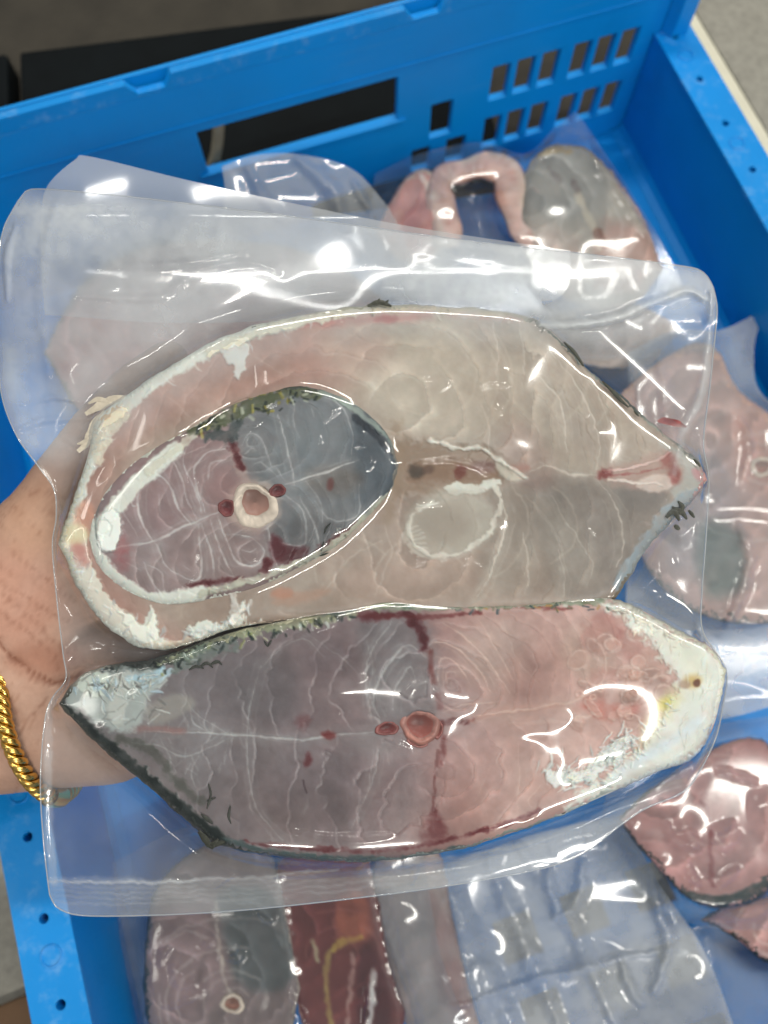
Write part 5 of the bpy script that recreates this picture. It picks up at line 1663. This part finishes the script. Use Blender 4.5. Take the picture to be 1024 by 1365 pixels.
# grey steak at the back right
g1, o1 = simple_steak('grey fish steak near the back right corner of the crate', F1,
                      [(694, 300), (700, 235), (722, 202), (750, 193), (790, 205), (830, 250), (862, 300), (882, 360)], [(694, 300), (700, 340), (730, 380), (790, 410), (850, 400), (882, 360)],
                      (146, 138, 128), 301, [(700, 230, (150, 146, 136), 5), (750, 192, (120, 108, 84), 8), (860, 300, (176, 150, 140), 6), (790, 400, (170, 150, 140), 6)], None, .020,
                      [([(700, 230), (750, 195), (800, 215), (800, 280), (720, 290)], (124, 122, 118), .7, 16), ([(800, 300), (860, 310), (880, 360), (800, 390)], (168, 134, 122), .8, 12), ([(700, 300), (780, 330), (760, 390), (700, 360)], (174, 150, 138), .7, 14)],
                      [([(770, 260), (785, 290), (800, 330)], 9, (176, 164, 146), .8), ([(795, 310), (806, 328)], 12, (110, 70, 56), .8), ([(730, 225), (745, 240)], 7, (108, 96, 92), .6), ([(765, 245), (770, 255)], 7, (96, 80, 76), .7), ([(720, 205), (760, 200)], 8, (150, 128, 92), .7)], arcs=7)
# belly collar: a bent pink strip
g2 = thing('fish_collar', F1.P(640, 270, 0), 'pink arched belly strip beside the grey steak at the back', 'fish piece', 'fish pieces in the crate')
cpts = np.array([(596, 330), (592, 290), (584, 258), (594, 236), (622, 226), (650, 222), (672, 226), (680, 250), (686, 285), (704, 318), (740, 350)], float)
CR = Raster(540, 180, 800, 400, (200, 166, 154), 321, 1.5)
CR.mottle(.2, 30, 1)
CR.stroke([(575, 250), (585, 290), (590, 330)], 7, (216, 200, 186), .9, 2, 0, 3)
CR.stroke([(612, 216), (650, 208), (685, 215), (695, 250), (700, 290)], 8, (212, 198, 180), .8, 2, 0, 3)
CR.stroke([(615, 240), (650, 236), (660, 260), (668, 310)], 8, (186, 118, 90), .7, 3, 0, 2)
CR.shreds(cpts, 90, 5, 18, 1.5, 5, [(216, 196, 184), (180, 126, 112), (206, 176, 162), (222, 210, 198)], 77, jit=10, a=.55)
CR.mottle(.3, 12, 9)
c2 = catmull(cpts, 3)
tgc = np.gradient(c2, axis=0)
tgc /= np.hypot(*tgc.T)[:, None]
nrc = np.stack([tgc[:, 1], -tgc[:, 0]], -1)
rows, cr = [], []
for f_, hh_ in ((-1, .001), (-1.04, .012), (-.95, .0175), (-.8, .0192), (-.2, .0196), (.35, .0192), (.86, .0186), (1.0, .015), (1.05, .010), (1, .001)):
    wv = 18 + 3 * np.sin(np.arange(len(c2)) * .13) + 2 * np.sin(np.arange(len(c2)) * .41 + f_)
    q = c2 + nrc * (f_ * wv)[:, None]
    rows.append(F1.P(q[:, 0], q[:, 1], hh_ + .0012 * np.sin(np.arange(len(c2)) * .31)))
    cr.append(CR.samp(CR.C, q[:, 0], q[:, 1]))
mesh_np('flesh', np.stack(rows).reshape(-1, 3), gridq(10, len(c2)), M_FLESH, g2, np.stack(cr).reshape(-1, 3))
g3, o3 = simple_steak('pink fish chunk at the back, left of the arched strip', F1,
                      [(502, 310), (520, 272), (540, 240), (560, 226), (576, 236), (588, 270), (596, 320)], [(502, 310), (530, 345), (570, 350), (596, 320)],
                      (190, 140, 130), 331, [(520, 270, (190, 150, 140), 6), (565, 226, (200, 180, 160), 8), (590, 300, (206, 180, 170), 6)], None, .018,
                      [([(540, 280), (570, 270), (580, 310), (540, 320)], (160, 100, 94), .7, 8)], [([(560, 235), (575, 260), (585, 300)], 7, (216, 200, 186), .9)], 60, 50, 4)
oc = np.vstack([c2 + nrc * 17, (c2 - nrc * 17)[::-1]])
quad_bag('clear bag round the grey steak and pink strip at the back right', F1,
         ([(500, 232), (560, 205), (640, 190), (700, 205), (740, 170), (768, 148)], [(768, 148), (800, 195), (840, 255), (885, 330), (930, 420), (960, 470)], [(480, 440), (700, 480), (960, 470)], [(500, 232), (492, 300), (488, 360), (480, 440)]),
         [(o1, .020), (o3, .018), (oc, .020)], 150, 120, 341, .05, .008, creases=[([(705, 215), (735, 190), (762, 156)], 9, .004), ([(775, 165), (790, 200), (800, 230)], 9, .004), ([(815, 240), (850, 290), (875, 330)], 8, .003)])
# empty tail of film, back left
F2 = flat(.058, (0, -.30))
quad_bag('empty cloudy bag tail below the handle opening', F2,
         ([(296, 222), (340, 207), (400, 206), (470, 226), (518, 276)], [(518, 276), (540, 320), (560, 400)], [(280, 380), (420, 400), (560, 400)], [(296, 222), (300, 260), (290, 310), (280, 380)]),
         [], 90, 70, 351, .20, .014, creases=[([(330, 225), (350, 260), (380, 300)], 14, .008), ([(400, 215), (440, 250), (460, 300)], 20, .010), ([(470, 240), (490, 280)], 10, .006)])
F8 = flat(.012, (0, -.02))
g11, o11 = simple_steak('pinkish grey fish steak in the crate, seen through the upper part of the held bag', F8,
                        [(60, 470), (110, 380), (200, 330), (330, 322), (440, 350), (520, 410), (560, 480)], [(60, 470), (120, 560), (250, 600), (400, 590), (500, 550), (560, 480)],
                        (160, 128, 122), 358, [(60, 470, (120, 110, 104), 6), (300, 322, (150, 130, 122), 5), (520, 410, (150, 130, 122), 5)], None, .018, (), (), 110, 80, 5)
# right side
g10, o10 = simple_steak('pale fillet lying between the back right bag and the right wall bag', flat(.006, (-.03, 0)),
                        [(700, 450), (740, 420), (800, 405), (860, 410), (905, 440)], [(700, 450), (760, 480), (830, 490), (880, 470), (905, 440)],
                        (190, 170, 158), 355, [(700, 450, (190, 170, 160), 5), (860, 410, (200, 180, 168), 5)], None, .015, (), (), 70, 40, 3)
F3 = flat(.020, (-.05, -.02))
g4, o4 = simple_steak('pink grey fish steak half seen at the right edge of the crate', F3,
                      [(800, 590), (835, 520), (905, 466), (950, 462), (985, 520), (1040, 560), (1110, 600), (1150, 700)], [(800, 590), (830, 690), (890, 790), (980, 830), (1080, 810), (1150, 700)],
                      (176, 146, 138), 361, [(900, 480, (196, 160, 140), 8), (1000, 540, (196, 150, 126), 10), (880, 650, (170, 150, 145), 7), (960, 820, (70, 80, 76), 14), (1100, 800, (120, 120, 112), 10)], (1016, 622), .022,
                      [([(880, 640), (960, 600), (980, 720), (900, 760)], (146, 134, 136), .7, 18), ([(930, 700), (985, 710), (990, 780), (940, 790)], (82, 92, 88), .8, 12), ([(980, 540), (1060, 570), (1060, 660), (990, 640)], (182, 140, 128), .7, 12)], (), 160, 120, 9)
quad_bag('clear bag along the right wall with a pointed film corner', F3,
         ([(838, 470), (900, 440), (960, 440), (1012, 416), (1018, 414)], [(1018, 414), (1005, 470), (1020, 530), (1120, 580), (1190, 700), (1150, 900)], [(830, 930), (950, 960), (1150, 900)], [(838, 470), (840, 600), (836, 760), (830, 930)]),
         [(o4, .022)], 150, 160, 371, .34, .010, creases=[([(985, 560), (1000, 600), (990, 650)], 12, .004), ([(985, 700), (1000, 740), (985, 800), (960, 850)], 12, .006), ([(930, 830), (960, 900)], 12, .006), ([(880, 480), (900, 600), (910, 720)], 20, .006)])
# lower right steak with dark rind
F4 = flat(.018, (.03, .05))
g5, o5 = simple_steak('pink fish steak with dark rind in the crate, lower right', F4,
                      [(826, 1090), (870, 1050), (920, 1018), (965, 992), (1000, 984), (1030, 1000), (1052, 1060), (1062, 1120)], [(826, 1090), (850, 1125), (890, 1170), (925, 1202), (970, 1208), (1020, 1190), (1062, 1120)],
                      (166, 124, 120), 381, [(830, 1095, (46, 50, 48), 6), (870, 1150, (40, 46, 44), 8), (930, 1204, (44, 52, 52), 14), (1000, 1196, (50, 58, 58), 14), (1040, 1030, (96, 90, 84), 6), (960, 995, (160, 130, 120), 4)], None, .022,
                      [([(930, 1040), (1000, 1040), (1000, 1180), (940, 1180)], (150, 116, 114), .6, 16)], [([(936, 1068), (945, 1090), (950, 1180)], 5, (120, 64, 66), .7), ([(890, 1190), (960, 1200), (1020, 1180)], 14, (52, 60, 60), .9)], 130, 110, 8, (190, 160, 152))
F5 = flat(.004, (.03, .05))
g6, o6 = simple_steak('fish steak with dark rind at the right edge, below the pink one', F5,
                      [(936, 1226), (970, 1206), (1010, 1200), (1060, 1190), (1110, 1220), (1130, 1260)], [(936, 1226), (975, 1246), (1020, 1280), (1070, 1296), (1130, 1260)],
                      (158, 122, 118), 391, [(940, 1226, (44, 48, 46), 6), (1000, 1265, (36, 44, 44), 10), (1060, 1294, (40, 46, 46), 10), (1010, 1200, (140, 116, 110), 4)], None, .014, (), (), 80, 60, 4)
quad_bag('clear bag tight over the pink steak, lower right of the crate', F4,
         ([(812, 1020), (900, 985), (960, 965), (1060, 950)], [(1060, 950), (1110, 1060), (1120, 1160), (1090, 1240)], [(800, 1165), (870, 1200), (940, 1236), (1090, 1240)], [(812, 1020), (806, 1070), (800, 1110), (800, 1165)]),
         [(o5, .022)], 140, 120, 401, .05, .004, creases=[([(890, 1100), (900, 1120), (930, 1128), (918, 1110)], 12, .005), ([(975, 1098), (955, 1110), (965, 1126), (985, 1112)], 12, .005), ([(960, 1180), (985, 1160)], 10, .004), ([(910, 1140), (930, 1180)], 10, .004), ([(960, 1030), (1010, 1040)], 8, .003)])
# bottom left bag with two pieces
F6 = flat(.022, (0, .04))
g7, o7 = simple_steak('grey fish steak with thin dark rind, bottom left of the crate', F6,
                      [(192, 1310), (196, 1250), (206, 1190), (250, 1140), (310, 1120), (360, 1140), (384, 1230), (400, 1320)], [(192, 1310), (200, 1370), (230, 1420), (300, 1450), (370, 1430), (400, 1320)],
                      (128, 114, 112), 411, [(195, 1260, (70, 80, 78), 7), (194, 1340, (50, 64, 64), 8), (300, 1190, (130, 120, 116), 4), (390, 1280, (160, 150, 140), 5), (300, 1440, (100, 100, 96), 5)], (310, 1338), .020,
                      [([(292, 1190), (370, 1195), (396, 1300), (330, 1320), (300, 1260)], (98, 102, 102), .8, 8), ([(205, 1230), (285, 1215), (295, 1330), (215, 1360)], (140, 118, 118), .6, 14)],
                      [([(286, 1200), (292, 1250), (298, 1300), (306, 1330)], 4, (190, 180, 168), .8), ([(215, 1260), (250, 1240), (280, 1250)], 3, (180, 168, 162), .5)], 120, 130, 8)
g8, o8 = simple_steak('dark red fish piece with yellow fat, bottom of the crate', F6,
                      [(366, 1200), (374, 1150), (420, 1120), (480, 1120), (502, 1200), (520, 1290), (540, 1350)], [(366, 1200), (380, 1280), (396, 1330), (420, 1400), (480, 1430), (530, 1400), (540, 1350)],
                      (112, 62, 60), 421, [(370, 1220, (140, 100, 92), 3), (385, 1290, (150, 112, 102), 3), (480, 1190, (130, 84, 74), 3), (520, 1290, (96, 54, 54), 3)], None, .018,
                      [([(450, 1200), (485, 1195), (490, 1250), (455, 1260)], (158, 92, 74), .8, 8), ([(480, 1260), (520, 1300), (520, 1380), (480, 1370)], (84, 44, 48), .7, 8)],
                      [([(438, 1270), (434, 1310), (440, 1350), (446, 1380)], 7, (176, 158, 92), .6), ([(445, 1265), (460, 1255), (480, 1250)], 7, (186, 160, 80), .7), ([(470, 1270), (468, 1320), (464, 1365)], 5, (190, 160, 150), .6), ([(500, 1300), (496, 1340), (490, 1380)], 8, (206, 196, 190), .9), ([(418, 1255), (425, 1280)], 4, (190, 190, 150), .6)], 100, 120, 4, (160, 100, 92))
quad_bag('clear bag with a grey steak and a red piece, bottom left', F6,
         ([(150, 1150), (260, 1100), (400, 1090), (500, 1095), (560, 1110)], [(560, 1110), (590, 1280), (640, 1400)], [(200, 1440), (400, 1460), (640, 1400)], [(150, 1150), (160, 1250), (180, 1350), (200, 1440)]),
         [(o7, .020), (o8, .018)], 150, 120, 431, .06, .005,
         creases=[([(215, 1285), (220, 1270), (228, 1262)], 8, .003), ([(240, 1300), (232, 1290), (240, 1315), (262, 1312)], 8, .003), ([(296, 1280), (318, 1278), (322, 1262)], 8, .003), ([(222, 1345), (245, 1335), (275, 1322)], 7, .003), ([(270, 1262), (285, 1255)], 8, .003), ([(345, 1215), (355, 1225), (365, 1222)], 8, .003),
                  ([(495, 1310), (490, 1340), (486, 1370)], 8, .003), ([(385, 1320), (400, 1350), (405, 1370)], 8, .003)])
# pale flap of flesh and slack film, bottom middle
F7 = flat(.012, (0, 0))
g9, o9 = simple_steak('pale fish fillet under slack film, bottom middle of the crate', F7,
                      [(490, 1200), (505, 1140), (545, 1120), (585, 1140), (602, 1220), (620, 1300), (640, 1370)], [(490, 1200), (520, 1300), (545, 1370), (590, 1420), (640, 1370)],
                      (176, 156, 150), 441, [(490, 1230, (176, 160, 150), 4), (600, 1230, (160, 130, 124), 5)], None, .014, [([(570, 1190), (600, 1230), (630, 1350), (590, 1330)], (140, 104, 102), .7, 8)], (), 60, 80, 3)
quad_bag('large slack empty film sheet at the bottom middle', F7,
         ([(485, 1190), (600, 1150), (720, 1110), (830, 1085)], [(830, 1085), (880, 1180), (940, 1270), (990, 1400)], [(560, 1420), (760, 1430), (990, 1400)], [(485, 1190), (510, 1260), (540, 1340), (560, 1420)]),
         [(o9, .014)], 150, 130, 451, .36, .014,
         creases=[([(728, 1150), (736, 1190), (742, 1224)], 14, .010), ([(778, 1150), (770, 1200), (750, 1222)], 14, .010), ([(868, 1160), (880, 1220), (892, 1250), (880, 1300), (870, 1322)], 14, .010), ([(825, 1280), (840, 1310), (854, 1338)], 14, .010), ([(590, 1160), (640, 1280), (700, 1400)], 26, .009), ([(650, 1140), (700, 1260), (760, 1400)], 22, .008), ([(600, 1345), (700, 1310), (800, 1285), (900, 1262)], 8, .004), ([(690, 1125), (760, 1230), (830, 1390)], 20, .006)])
quad_bag('smaller film sheet beneath the right hand steaks', flat(.006),
         ([(760, 1290), (900, 1240), (1080, 1225)], [(1080, 1225), (1090, 1300), (1080, 1390)], [(800, 1400), (950, 1412), (1080, 1390)], [(760, 1290), (780, 1340), (800, 1400)]),
         [], 60, 50, 461, .16, .008, creases=[([(940, 1235), (946, 1270), (958, 1320)], 10, .006), ([(770, 1290), (850, 1262), (930, 1232)], 6, .003)])
quad_bag('thin film strip along the left wall', flat(.02, (0, 0)),
         ([(150, 1222), (176, 1216), (205, 1212)], [(205, 1212), (204, 1290), (215, 1400)], [(180, 1400), (200, 1404), (215, 1400)], [(150, 1222), (165, 1300), (180, 1400)]),
         [], 24, 50, 471, .16, .004)
